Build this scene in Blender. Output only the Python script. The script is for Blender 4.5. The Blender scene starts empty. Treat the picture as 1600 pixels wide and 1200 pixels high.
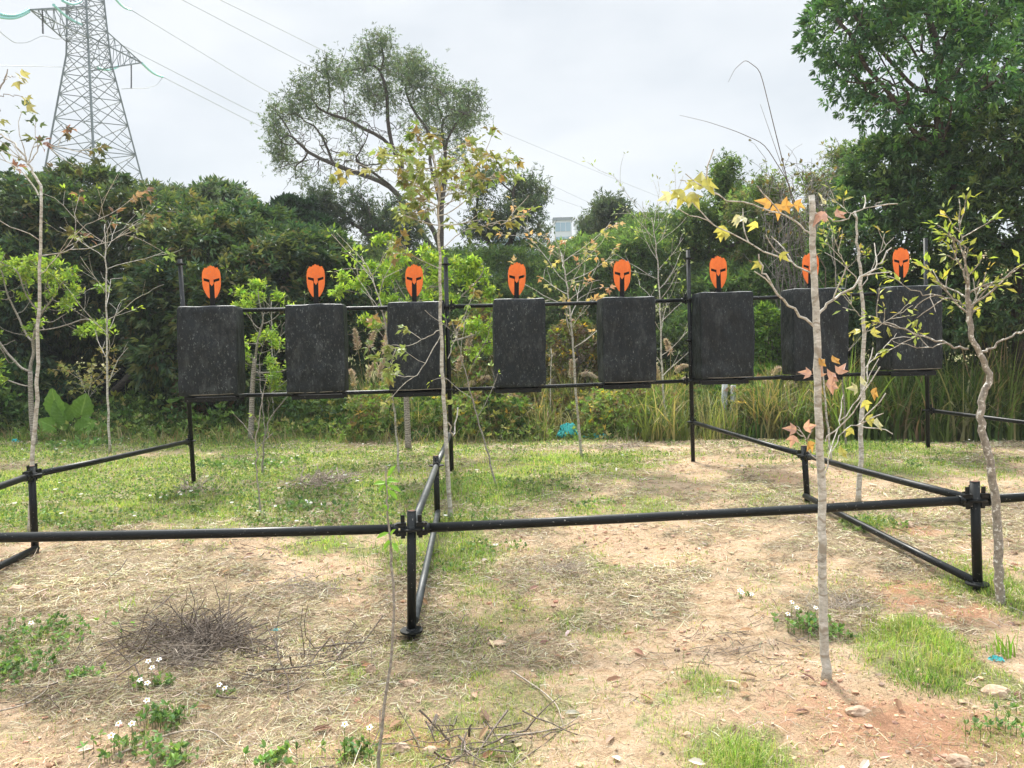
import bpy, math, numpy as np
R_ = math.radians
rng = np.random.default_rng(11)
sc = bpy.context.scene
COL = sc.collection

# ------------------------------------------------------------------ camera, sky, sun, exposure
F = 1200.0                       # focal length in pixels of the 1600 wide photograph
PITCH, ROLL, CAMH = R_(2.29), 0.0275, 1.5
r0 = np.array([1.0, 0, 0]); f0 = np.array([0, math.cos(PITCH), -math.sin(PITCH)]); u0 = np.array([0, math.sin(PITCH), math.cos(PITCH)])
CR = r0*math.cos(ROLL) - u0*math.sin(ROLL)
CU = u0*math.cos(ROLL) + r0*math.sin(ROLL)
CF = f0
CAM = np.array([0, 0, CAMH])
from mathutils import Matrix, Vector
cd = bpy.data.cameras.new('camera'); cam = bpy.data.objects.new('camera', cd); COL.objects.link(cam)
cam.matrix_world = Matrix(((CR[0], CU[0], -CF[0], 0), (CR[1], CU[1], -CF[1], 0), (CR[2], CU[2], -CF[2], CAMH), (0, 0, 0, 1)))
cd.sensor_width = 36; cd.lens = 36*F/1600; cd.clip_start = 0.05; cd.clip_end = 3000
sc.camera = cam

SUN_EL, SUN_AZ = R_(50), R_(-10)
SUND = np.array([math.sin(SUN_AZ)*math.cos(SUN_EL), math.cos(SUN_AZ)*math.cos(SUN_EL), math.sin(SUN_EL)])
w = bpy.data.worlds.new('World'); sc.world = w; w.use_nodes = True
nt = w.node_tree; nt.nodes.clear()
def wn(t, **k):
    n = nt.nodes.new(t)
    for a, b in k.items(): setattr(n, a, b)
    return n
out = wn('ShaderNodeOutputWorld'); mixs = wn('ShaderNodeMixShader'); bg1 = wn('ShaderNodeBackground'); bg2 = wn('ShaderNodeBackground')
sky = wn('ShaderNodeTexSky'); sky.sky_type = 'NISHITA'; sky.sun_disc = False; sky.sun_elevation = SUN_EL; sky.sun_rotation = SUN_AZ; sky.dust_density = 3
bg1.inputs[1].default_value = 0.12
tc = wn('ShaderNodeTexCoord'); mp = wn('ShaderNodeMapping'); mp.inputs['Scale'].default_value = (1, 1, 2.6)
nz = wn('ShaderNodeTexNoise'); nz.inputs['Scale'].default_value = 2.6; nz.inputs['Detail'].default_value = 5; nz.inputs['Roughness'].default_value = .5
cr = wn('ShaderNodeValToRGB'); cr.color_ramp.elements[0].position = .36; cr.color_ramp.elements[0].color = (.355, .395, .43, 1)
cr.color_ramp.elements[1].position = .60; cr.color_ramp.elements[1].color = (.475, .50, .52, 1)
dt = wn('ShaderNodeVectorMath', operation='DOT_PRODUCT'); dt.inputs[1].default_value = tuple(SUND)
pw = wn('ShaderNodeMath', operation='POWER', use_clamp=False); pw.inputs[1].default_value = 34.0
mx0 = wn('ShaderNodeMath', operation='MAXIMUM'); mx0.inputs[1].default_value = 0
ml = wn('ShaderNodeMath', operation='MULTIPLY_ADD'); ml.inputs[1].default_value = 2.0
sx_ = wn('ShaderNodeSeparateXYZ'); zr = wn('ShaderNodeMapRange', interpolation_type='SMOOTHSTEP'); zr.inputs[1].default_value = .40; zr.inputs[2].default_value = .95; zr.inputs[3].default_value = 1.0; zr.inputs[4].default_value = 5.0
L = nt.links.new
L(tc.outputs['Generated'], mp.inputs[0]); L(mp.outputs[0], nz.inputs[0]); L(nz.outputs[0], cr.inputs[0]); L(cr.outputs[0], bg2.inputs[0])
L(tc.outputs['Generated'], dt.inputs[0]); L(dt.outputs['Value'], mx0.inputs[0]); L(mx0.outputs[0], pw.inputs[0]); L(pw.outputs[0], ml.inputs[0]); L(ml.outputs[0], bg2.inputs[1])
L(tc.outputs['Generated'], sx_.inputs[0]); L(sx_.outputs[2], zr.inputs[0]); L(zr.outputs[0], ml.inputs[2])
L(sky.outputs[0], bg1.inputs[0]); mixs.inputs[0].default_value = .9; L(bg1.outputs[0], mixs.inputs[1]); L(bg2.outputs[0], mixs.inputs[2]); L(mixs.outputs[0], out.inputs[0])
sl = bpy.data.lights.new('sun', 'SUN'); sl.energy = 4.8; sl.angle = R_(9); sl.color = (1, .96, .88)
so = bpy.data.objects.new('sun', sl); COL.objects.link(so)
so.rotation_euler = Vector(tuple(SUND)).to_track_quat('Z', 'Y').to_euler()
sc.view_settings.view_transform = 'Standard'; sc.view_settings.look = 'None'; sc.view_settings.gamma = 1; sc.view_settings.exposure = 0.72
sc.cycles.max_bounces = 6; sc.cycles.transparent_max_bounces = 6; sc.cycles.diffuse_bounces = 3

# ------------------------------------------------------------------ helpers
def ray(px, py): return CF + CR*((px-800)/F) + CU*((600-py)/F)
def P(px, py, Y):
    d = ray(px, py); return CAM + d*(Y/d[1])
def nrm(v): return v/np.maximum(np.linalg.norm(v, axis=-1, keepdims=True), 1e-9)
def _h(ix, iy, s):
    h = (ix*374761393 + iy*668265263 + s*2147483) & 0xffffffff
    h = ((h ^ (h >> 13))*1274126177) & 0xffffffff
    return ((h ^ (h >> 16)) & 0xffff)/65535.0
def vnoise(x, y, s=0):
    x = np.asarray(x, float); y = np.asarray(y, float)
    ix = np.floor(x).astype(np.int64); iy = np.floor(y).astype(np.int64); fx = x-ix; fy = y-iy
    fx = fx*fx*(3-2*fx); fy = fy*fy*(3-2*fy)
    a = _h(ix, iy, s); b = _h(ix+1, iy, s); c = _h(ix, iy+1, s); d = _h(ix+1, iy+1, s)
    return (a*(1-fx)+b*fx)*(1-fy) + (c*(1-fx)+d*fx)*fy
def fbm(x, y, s=0, o=4):
    t = 0; a = .5; n = 0
    for k in range(o):
        t = t + a*vnoise(np.asarray(x)*2**k, np.asarray(y)*2**k, s+k*17); n += a; a *= .5
    return t/n
def sstep(a, b, x):
    t = np.clip((x-a)/(b-a), 0, 1); return t*t*(3-2*t)

# ground height: passes through the feet of the frame's posts
_cp = [P(642, 996, 4.1), P(1526, 924, 4.3), P(1262, 787, 6.5), P(52, 862, 5.4), P(303, 756, 8.6), P(706, 738, 8.8), P(1083, 722, 9.1), P(1450, 702, 9.4),
       P(100, 672, 14), P(800, 674, 14.5), P(1500, 676, 13.5)]
_cp = [tuple(p) for p in _cp] + [(-3.5, 3.6, .04), (0, 0, 0), (3, 1, .06), (-3, 1, 0), (-12, 4, .1), (14, 4, .25), (-18, 18, .5), (0, 20, .6), (18, 18, .6), (0, -12, 0), (12, -12, .1), (-12, -12, 0)]
_cp = np.array(_cp)
def _phi(d): return np.sqrt(d*d+1.0)
_A = _phi(np.linalg.norm(_cp[:, None, :2]-_cp[None, :, :2], axis=2))
_W = np.linalg.solve(_A + 1e-6*np.eye(len(_cp)), _cp[:, 2]-.15)
def gz(x, y, fine=True):
    x = np.asarray(x, float); y = np.asarray(y, float)
    xc = np.clip(x, -18, 18); yc = np.clip(y, -12, 20)
    z = np.full(x.shape, .15)
    for c, wt in zip(_cp, _W): z = z + wt*_phi(np.hypot(xc-c[0], yc-c[1]))
    z = z + 7.5*sstep(17, 70, y) + 5*sstep(60, 200, y) + 1.2*sstep(14, 40, np.abs(x))*sstep(4, 20, y)
    if fine:
        k = 1/(1+np.maximum(y-14, 0)*.1)
        z = z + (.05*(fbm(x*1.3, y*1.3, 5, 3)-.5) + .040*(fbm(x*6, y*6, 9, 4)-.5) + .012*(fbm(x*26, y*26, 19, 2)-.5)*(y < 7))*k
    return z
def G(px, py, dy=0.0):
    """ground point seen at a pixel"""
    d = ray(px, py); t = 3.0
    for _ in range(60):
        p = CAM + d*t; zz = float(gz(p[0], p[1], False)); t2 = (zz-CAMH)/min(d[2], -1e-3); t = .6*t + .4*t2
    p = CAM + d*t; p[2] = float(gz(p[0], p[1])); return p
def GY(px, Y, sink=.03):
    p = P(px, 600, Y); return np.array([p[0], Y, float(gz(p[0], Y))-sink])

# ------------------------------------------------------------------ mesh builder
class MB:
    def __init__(s): s.v = []; s.f = []; s.c = []; s.n = 0
    def add(s, v, f, c=None, m=0, smooth=False):
        v = np.asarray(v, float).reshape(-1, 3); f = np.asarray(f, np.int64)
        if len(v) == 0: return
        s.v.append(v); s.f.append((f+s.n, m, smooth)); s.n += len(v)
        if c is None: c = (.5, .5, .5)
        c = np.asarray(c, float); c = np.broadcast_to(c, (len(v), 3)) if c.ndim == 1 else c
        s.c.append(c)
    def build(s, name, mats, parent=None, origin=(0, 0, 0), world=False):
        me = bpy.data.meshes.new(name); v = np.concatenate(s.v) - np.asarray(origin, float)
        me.vertices.add(len(v)); me.vertices.foreach_set('co', v.astype(np.float32).ravel())
        loops = np.concatenate([f.ravel() for f, m, sm in s.f]); tot = np.concatenate([np.full(len(f), f.shape[1]) for f, m, sm in s.f])
        me.loops.add(len(loops)); me.loops.foreach_set('vertex_index', loops.astype(np.int32))
        me.polygons.add(len(tot)); me.polygons.foreach_set('loop_start', (np.cumsum(tot)-tot).astype(np.int32))
        me.polygons.foreach_set('material_index', np.concatenate([np.full(len(f), m) for f, m, sm in s.f]).astype(np.int32))
        me.polygons.foreach_set('use_smooth', np.concatenate([np.full(len(f), sm) for f, m, sm in s.f]).astype(bool))
        ca = me.color_attributes.new('Col', 'FLOAT_COLOR', 'POINT'); c = np.concatenate(s.c)
        ca.data.foreach_set('color', np.concatenate([c, np.ones((len(c), 1))], 1).astype(np.float32).ravel())
        me.update(calc_edges=True)
        for m in (mats if isinstance(mats, (list, tuple)) else [mats]): me.materials.append(m)
        o = bpy.data.objects.new(name, me); COL.objects.link(o)
        if parent is not None: o.parent = parent
        elif any(origin): o.location = tuple(float(a) for a in origin)
        return o
def tag(o, label=None, cat=None, group=None, kind=None):
    if label: o['label'] = label
    if cat: o['category'] = cat
    if group: o['group'] = group
    if kind: o['kind'] = kind
    return o
def thing(name, label, cat, loc, group=None):
    o = bpy.data.objects.new(name, None); COL.objects.link(o); o.location = tuple(float(a) for a in loc); o.empty_display_size = .1
    return tag(o, label, cat, group)
def copy_tree(o, parent=None):
    c = o.copy(); COL.objects.link(c); c.parent = parent
    for ch in list(o.children): copy_tree(ch, c)
    return c

def tube(mb, pts, rad, sides=6, col=None, cap=True, m=0, smooth=True, jit=0):
    pts = np.asarray(pts, float); n = len(pts)
    rad = np.broadcast_to(np.asarray(rad, float), (n,))
    t = np.empty_like(pts); t[1:-1] = pts[2:]-pts[:-2]; t[0] = pts[1]-pts[0]; t[-1] = pts[-1]-pts[-2]; t = nrm(t)
    md = pts[-1]-pts[0]; ref = np.cross(md, [0.31, .77, .12]); ref = np.cross(ref, md) if False else ref
    if np.linalg.norm(ref) < 1e-6: ref = np.array([1.0, 0, 0])
    b = nrm(np.cross(t, ref)); a = nrm(np.cross(b, t))
    th = np.arange(sides)*2*np.pi/sides
    rr = rad[:, None]*(1 + (jit*(rng.random((n, sides))-.5) if jit else 0))
    v = pts[:, None, :] + rr[:, :, None]*(np.cos(th)[None, :, None]*a[:, None, :] + np.sin(th)[None, :, None]*b[:, None, :])
    i = np.arange(n-1)[:, None]*sides; j = np.arange(sides)[None, :]; k = (j+1) % sides
    q = np.stack([i+j, i+k, i+sides+k, i+sides+j], -1).reshape(-1, 4)
    c = None
    if col is not None:
        c = np.asarray(col, float); c = np.repeat(c, sides, 0) if c.ndim == 2 else c
    mb.add(v.reshape(-1, 3), q, c, m, smooth)
    if cap:
        base = mb.n - n*sides
        for s0, rev in ((0, True), ((n-1)*sides, False)):
            ring = np.arange(sides)+s0+base-0
            if rev: ring = ring[::-1]
            mb.f.append((ring[None, :], m, False))
def box(mb, c, s, rz=0, m=0, col=None, tilt=0):
    x, y, z = s[0]/2, s[1]/2, s[2]/2
    v = np.array([[a*x, b*y, d*z] for d in (-1, 1) for b in (-1, 1) for a in (-1, 1)])
    if tilt: ct, st = math.cos(tilt), math.sin(tilt); v = v @ np.array([[1, 0, 0], [0, ct, st], [0, -st, ct]])
    cr_, sr_ = math.cos(rz), math.sin(rz)
    v = v @ np.array([[cr_, sr_, 0], [-sr_, cr_, 0], [0, 0, 1]]) + np.asarray(c, float)
    mb.add(v, [[0, 2, 3, 1], [4, 5, 7, 6], [0, 1, 5, 4], [2, 6, 7, 3], [0, 4, 6, 2], [1, 3, 7, 5]], col, m)

# leaf templates: x along the leaf, y across, z off the leaf
T_KITE = (np.array([[0, 0, 0], [.45, .5, .06], [1, 0, -.05], [.45, -.5, .06]]), np.array([[0, 3, 2], [0, 2, 1]]))
T_OVAL = (np.array([[0, 0, 0], [.3, .42, .07], [.68, .42, .04], [1, 0, -.1], [.68, -.42, .04], [.3, -.42, .07], [.5, 0, -.02]]),
          np.array([[0, 6, 1], [1, 6, 2], [2, 6, 3], [3, 6, 4], [4, 6, 5], [5, 6, 0]]))
T_MAPLE = (np.array([[0, 0, 0], [.10, .30, .07], [.50, .66, .02], [.46, .30, .09], [1.02, .04, -.30], [.48, -.28, .07], [.54, -.60, -.14], [.10, -.28, .05], [.38, 0, -.02]]),
           np.array([[0, 8, 1], [1, 8, 2], [2, 8, 3], [3, 8, 4], [4, 8, 5], [5, 8, 6], [6, 8, 7], [7, 8, 0]]))
def place(mb, T, o, a, n, L, W, col, m=0):
    """leaves at o along a with normal n"""
    N = len(o)
    if N == 0: return
    tv, tf = T; k = len(tv)
    a = nrm(a); b = nrm(np.cross(n, a)); n = np.cross(a, b)
    L = np.broadcast_to(L, (N,))[:, None, None]; W = np.broadcast_to(W, (N,))[:, None, None]
    v = o[:, None] + L*tv[None, :, 0:1]*a[:, None] + W*tv[None, :, 1:2]*b[:, None] + L*tv[None, :, 2:3]*n[:, None]
    f = (tf[None]+ (np.arange(N)*k)[:, None, None]).reshape(-1, tf.shape[1])
    col = np.asarray(col, float); col = np.broadcast_to(col, (N, 3))
    mb.add(v.reshape(-1, 3), f, np.repeat(col, k, 0), m)
def pal(N, cols, wts, var=.25):
    cols = np.array(cols); i = rng.choice(len(cols), N, p=np.array(wts)/sum(wts)); c = cols[i]
    return np.clip(c*(1+var*(rng.random((N, 1))*2-1))*(1+.12*(rng.random((N, 3))*2-1)), .003, .9)
def spray(mb, cent, out, n, L, W, spread, droop, cols, T=T_KITE, m=0, upn=.6, var=.18, off=.25):
    N = len(cent)
    if N == 0: return
    cols = np.broadcast_to(cols, (N, 3))
    ci = np.repeat(np.arange(N), n); M = len(ci)
    d = nrm(nrm(out)[ci] + spread*rng.normal(size=(M, 3))); d[:, 2] -= droop; d = nrm(d)
    o = cent[ci] + d*(rng.random((M, 1))*off*L)
    nn = rng.normal(size=(M, 3)); nn[:, 2] = np.abs(nn[:, 2])+upn; s = .65+.6*rng.random(M)
    c = cols[ci]*(1+var*(rng.random((M, 1))*2-1))
    place(mb, T, o, d, nn, L*s, W*s, c, m)
def blades(mb, base, h, wd, lean, az, cols, seg=3, m=0, tipcol=None):
    """grass blades: base Nx3, h height, lean 0..2"""
    N = len(base)
    if N == 0: return
    h = np.broadcast_to(h, (N,)); wd = np.broadcast_to(wd, (N,)); lean = np.broadcast_to(lean, (N,))
    ld = np.stack([np.cos(az), np.sin(az), 0*az], 1); tw = az+np.pi/2+rng.normal(size=N)*.6; sd = np.stack([np.cos(tw), np.sin(tw), 0*az], 1)
    V = []
    for k in range(seg+1):
        t = k/seg; ang = lean*t
        hor = h*(1-np.cos(ang))/np.maximum(lean, 1e-3); ver = h*np.sin(ang)/np.maximum(lean, 1e-3)
        p = base + ld*hor[:, None]; p[:, 2] += ver
        ww = (wd*(1-t**1.6)*.5)[:, None]
        if k < seg: V += [p-sd*ww, p+sd*ww]
        else: V += [p]
    v = np.stack(V, 1); k = 2*seg+1; i0 = (np.arange(N)*k)[:, None]
    fq = np.concatenate([i0+np.array([2*j, 2*j+1, 2*j+3, 2*j+2]) for j in range(seg-1)]) if seg > 1 else None
    ft = i0+np.array([2*seg-2, 2*seg-1, 2*seg])
    c = np.repeat(np.broadcast_to(cols, (N, 3)), k, 0)
    n0 = mb.n; mb.add(v.reshape(-1, 3), ft, c, m)
    if fq is not None: mb.f.append((fq+n0, m, False))

# space colonisation: branches grow towards points in the crown
def colonize(att, nodes, par, D, di, dk, iters=140, jit=.12, up=0.0):
    att = np.asarray(att, float); pos = [np.asarray(p, float) for p in nodes]; par = list(par)
    P0 = np.array(pos); d = np.linalg.norm(att[:, None]-P0[None], axis=2); ni = d.argmin(1); nd = d.min(1); alive = np.ones(len(att), bool)
    for it in range(iters):
        m = alive & (nd < di)
        if not m.any(): break
        idx = np.where(m)[0]; src = ni[idx]; allp = np.array(pos); dirs = nrm(att[idx]-allp[src])
        acc = np.zeros((len(pos), 3)); np.add.at(acc, src, dirs); us = np.unique(src)
        new = allp[us] + D*nrm(nrm(acc[us]) + jit*rng.normal(size=(len(us), 3)) + np.array([0, 0, up]))
        s = len(pos); pos += list(new); par += list(us)
        for k0 in range(0, len(new), 256):
            dd = np.linalg.norm(att[:, None]-new[None, k0:k0+256], axis=2); mi = dd.argmin(1); mv = dd.min(1); b = mv < nd; nd[b] = mv[b]; ni[b] = s+k0+mi[b]
        alive &= nd > dk
    return np.array(pos), np.array(par)
def branch_mesh(mb, pos, par, r_tip, r_base, sides=5, col=None, minr=0, e=2.2):
    n = len(pos); acc = np.zeros(n); r = np.zeros(n); kids = [[] for _ in range(n)]
    for i in range(n-1, -1, -1):
        r[i] = (acc[i] if acc[i] > 0 else r_tip**e)**(1/e)
        if par[i] >= 0: acc[par[i]] += r[i]**e; kids[par[i]].append(i)
    top = r.max(); g = math.log(r_base/r_tip)/max(math.log(top/r_tip), 1e-3); r = r_tip*(r/r_tip)**g
    st = [i for i in range(n) if par[i] < 0]
    starts = [(None, s) for s in st]
    while starts:
        a, i = starts.pop(); ch = [] if a is None else [a]; ch.append(i)
        while kids[i]:
            ks = sorted(kids[i], key=lambda q: -r[q]); starts += [(i, q) for q in ks[1:]]; i = ks[0]; ch.append(i)
        if len(ch) < 2: continue
        rr = r[ch].copy()
        if a is not None: rr[0] = rr[1]
        if rr.max() < minr: continue
        p = pos[ch].copy()
        if len(p) > 4: p[1:-1] = .25*p[:-2]+.5*p[1:-1]+.25*p[2:]
        tube(mb, p, rr, (7 if rr[0] > .05 else sides if rr[0] > r_tip*1.8 else 3), col=col, cap=False)
    tips = np.array([i for i in range(n) if not kids[i]], int)
    return r, tips, kids

# ------------------------------------------------------------------ materials
def newmat(name):
    m = bpy.data.materials.new(name); m.use_nodes = True; t = m.node_tree; t.nodes.clear(); return m, t
def nd_(t, ty, **k):
    n = t.nodes.new(ty)
    for a, b in k.items():
        if a.startswith('i_'): n.inputs[a[2:].replace('_', ' ')].default_value = b
        else: setattr(n, a, b)
    return n
def ramp(t, pts):
    n = t.nodes.new('ShaderNodeValToRGB'); e = n.color_ramp.elements
    while len(e) < len(pts): e.new(.5)
    for q, (p, c) in zip(e, pts): q.position = p; q.color = (*c, 1) if len(c) == 3 else c
    return n
def leafmat(name, tr=.35, rough=.5, spec=.3, tint=(1.25, 1.25, .6)):
    m, t = newmat(name); o = nd_(t, 'ShaderNodeOutputMaterial'); a = nd_(t, 'ShaderNodeVertexColor', layer_name='Col')
    oi = nd_(t, 'ShaderNodeObjectInfo'); mr = nd_(t, 'ShaderNodeMapRange'); mr.inputs[3].default_value = .85; mr.inputs[4].default_value = 1.15
    vm = nd_(t, 'ShaderNodeVectorMath', operation='SCALE'); t.links.new(oi.outputs['Random'], mr.inputs[0]); t.links.new(a.outputs[0], vm.inputs[0]); t.links.new(mr.outputs[0], vm.inputs['Scale'])
    p = nd_(t, 'ShaderNodeBsdfPrincipled', i_Roughness=rough); p.inputs['Specular IOR Level'].default_value = spec
    tl = nd_(t, 'ShaderNodeBsdfTranslucent'); v2 = nd_(t, 'ShaderNodeVectorMath', operation='MULTIPLY'); v2.inputs[1].default_value = tint
    mx = nd_(t, 'ShaderNodeMixShader'); mx.inputs[0].default_value = tr
    t.links.new(vm.outputs[0], p.inputs['Base Color']); t.links.new(vm.outputs[0], v2.inputs[0]); t.links.new(v2.outputs[0], tl.inputs[0])
    t.links.new(p.outputs[0], mx.inputs[1]); t.links.new(tl.outputs[0], mx.inputs[2]); t.links.new(mx.outputs[0], o.inputs[0]); return m
def barkmat(name, c1, c2, scale=(14, 14, 40), spots=None, rough=.9, bump=.5, band=None):
    m, t = newmat(name); o = nd_(t, 'ShaderNodeOutputMaterial'); p = nd_(t, 'ShaderNodeBsdfPrincipled', i_Roughness=rough)
    tcn = nd_(t, 'ShaderNodeTexCoord'); mpn = nd_(t, 'ShaderNodeMapping'); mpn.inputs['Scale'].default_value = scale
    n = nd_(t, 'ShaderNodeTexNoise'); n.inputs['Scale'].default_value = 1; n.inputs['Detail'].default_value = 5; n.inputs['Roughness'].default_value = .65
    rp = ramp(t, [(.35, c1), (.65, c2)] if not spots else [(.30, c1), (.5, c2), (.56, c2), (.62, spots)])
    b = nd_(t, 'ShaderNodeBump'); b.inputs['Strength'].default_value = bump; b.inputs['Distance'].default_value = .01
    t.links.new(tcn.outputs['Object'], mpn.inputs[0]); t.links.new(mpn.outputs[0], n.inputs[0]); t.links.new(n.outputs[0], rp.inputs[0]); t.links.new(n.outputs[0], b.inputs['Height'])
    src = rp.outputs[0]
    if band:
        wv = nd_(t, 'ShaderNodeTexWave', bands_direction='Z'); wv.inputs['Scale'].default_value = band[0]; wv.inputs['Distortion'].default_value = 9; wv.inputs['Detail'].default_value = 3; wv.inputs['Detail Scale'].default_value = 1.6
        mx = nd_(t, 'ShaderNodeMix', data_type='RGBA'); rq = ramp(t, [(0, (0, 0, 0)), (band[2], (1, 1, 1))])
        t.links.new(tcn.outputs['Object'], wv.inputs[0]); t.links.new(wv.outputs[0], rq.inputs[0]); t.links.new(rq.outputs[0], mx.inputs['Factor'])
        mx.inputs['A'].default_value = (*band[1], 1); t.links.new(src, mx.inputs['B']); src = mx.outputs['Result']
    t.links.new(src, p.inputs['Base Color']); t.links.new(b.outputs[0], p.inputs['Normal']); t.links.new(p.outputs[0], o.inputs[0]); return m
def plain(name, c, rough=.6, metal=0, spec=.5, noise=0, nscale=30, attr=False):
    m, t = newmat(name); o = nd_(t, 'ShaderNodeOutputMaterial'); p = nd_(t, 'ShaderNodeBsdfPrincipled', i_Roughness=rough, i_Metallic=metal); p.inputs['Specular IOR Level'].default_value = spec
    if attr:
        a = nd_(t, 'ShaderNodeVertexColor', layer_name='Col'); t.links.new(a.outputs[0], p.inputs['Base Color'])
    elif noise:
        tcn = nd_(t, 'ShaderNodeTexCoord'); n = nd_(t, 'ShaderNodeTexNoise'); n.inputs['Scale'].default_value = nscale; n.inputs['Detail'].default_value = 5
        rp = ramp(t, [(.3, tuple(x*(1-noise) for x in c)), (.7, tuple(min(x*(1+noise), .9) for x in c))])
        t.links.new(tcn.outputs['Object'], n.inputs[0]); t.links.new(n.outputs[0], rp.inputs[0]); t.links.new(rp.outputs[0], p.inputs['Base Color'])
    else: p.inputs['Base Color'].default_value = (*c, 1)
    t.links.new(p.outputs[0], o.inputs[0]); return m

M_leaf = leafmat('leaf_soft', .34, .55, .25)
M_gloss = leafmat('leaf_glossy', .30, .32, .5)
M_maple = leafmat('leaf_maple', .45, .5, .3, (1.2, 1.15, .8))
M_grass = leafmat('grass_blade', .38, .6, .2)
M_straw = leafmat('straw', .2, .8, .15, (1.1, 1.05, .9))
M_vineg = barkmat('bark_dead_vine', (.14, .125, .11), (.30, .28, .25))
M_darkbark = barkmat('bark_dark', (.035, .028, .022), (.11, .09, .075))
M_whitebark = barkmat('bark_pale', (.20, .175, .14), (.46, .43, .37), (30, 30, 60), spots=(.60, .57, .52), band=(2.6, (.29, .25, .195), .07))
M_speck = barkmat('bark_speckled', (.12, .10, .08), (.27, .235, .19), (45, 45, 45), spots=(.72, .69, .63))
M_wrap = barkmat('bark_wrapped', (.22, .19, .16), (.40, .36, .31), (30, 30, 30), band=(9.0, (.14, .11, .09), .45))
M_twig = barkmat('twig_bark', (.06, .045, .035), (.24, .19, .15), (60, 60, 60))
M_sapbark = barkmat('bark_sapling', (.16, .135, .11), (.36, .33, .28), (40, 40, 60))

def metal_black():
    m, t = newmat('black_paint'); o = nd_(t, 'ShaderNodeOutputMaterial'); p = nd_(t, 'ShaderNodeBsdfPrincipled'); tcn = nd_(t, 'ShaderNodeTexCoord')
    n = nd_(t, 'ShaderNodeTexNoise'); n.inputs['Scale'].default_value = 6; n.inputs['Detail'].default_value = 8; n.inputs['Roughness'].default_value = .7
    n2 = nd_(t, 'ShaderNodeTexNoise'); n2.inputs['Scale'].default_value = 70; n2.inputs['Detail'].default_value = 3
    r1 = ramp(t, [(.35, (.003, .0038, .004)), (.7, (.010, .012, .012))]); r2 = ramp(t, [(.675, (0, 0, 0)), (.73, (.8, .8, .8))])
    mx = nd_(t, 'ShaderNodeMix', data_type='RGBA'); mx.inputs['B'].default_value = (.30, .28, .25, 1)
    r3 = ramp(t, [(.3, (.32,)*3), (.7, (.55,)*3)])
    for nn in (n, n2): t.links.new(tcn.outputs['Object'], nn.inputs[0])
    t.links.new(n.outputs[0], r1.inputs[0]); t.links.new(n2.outputs[0], r2.inputs[0]); t.links.new(r1.outputs[0], mx.inputs['A']); t.links.new(r2.outputs[0], mx.inputs['Factor'])
    t.links.new(mx.outputs['Result'], p.inputs['Base Color']); t.links.new(n.outputs[0], r3.inputs[0]); t.links.new(r3.outputs[0], p.inputs['Roughness'])
    p.inputs['Specular IOR Level'].default_value = .24; t.links.new(p.outputs[0], o.inputs[0]); return m
M_black = metal_black()
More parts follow.
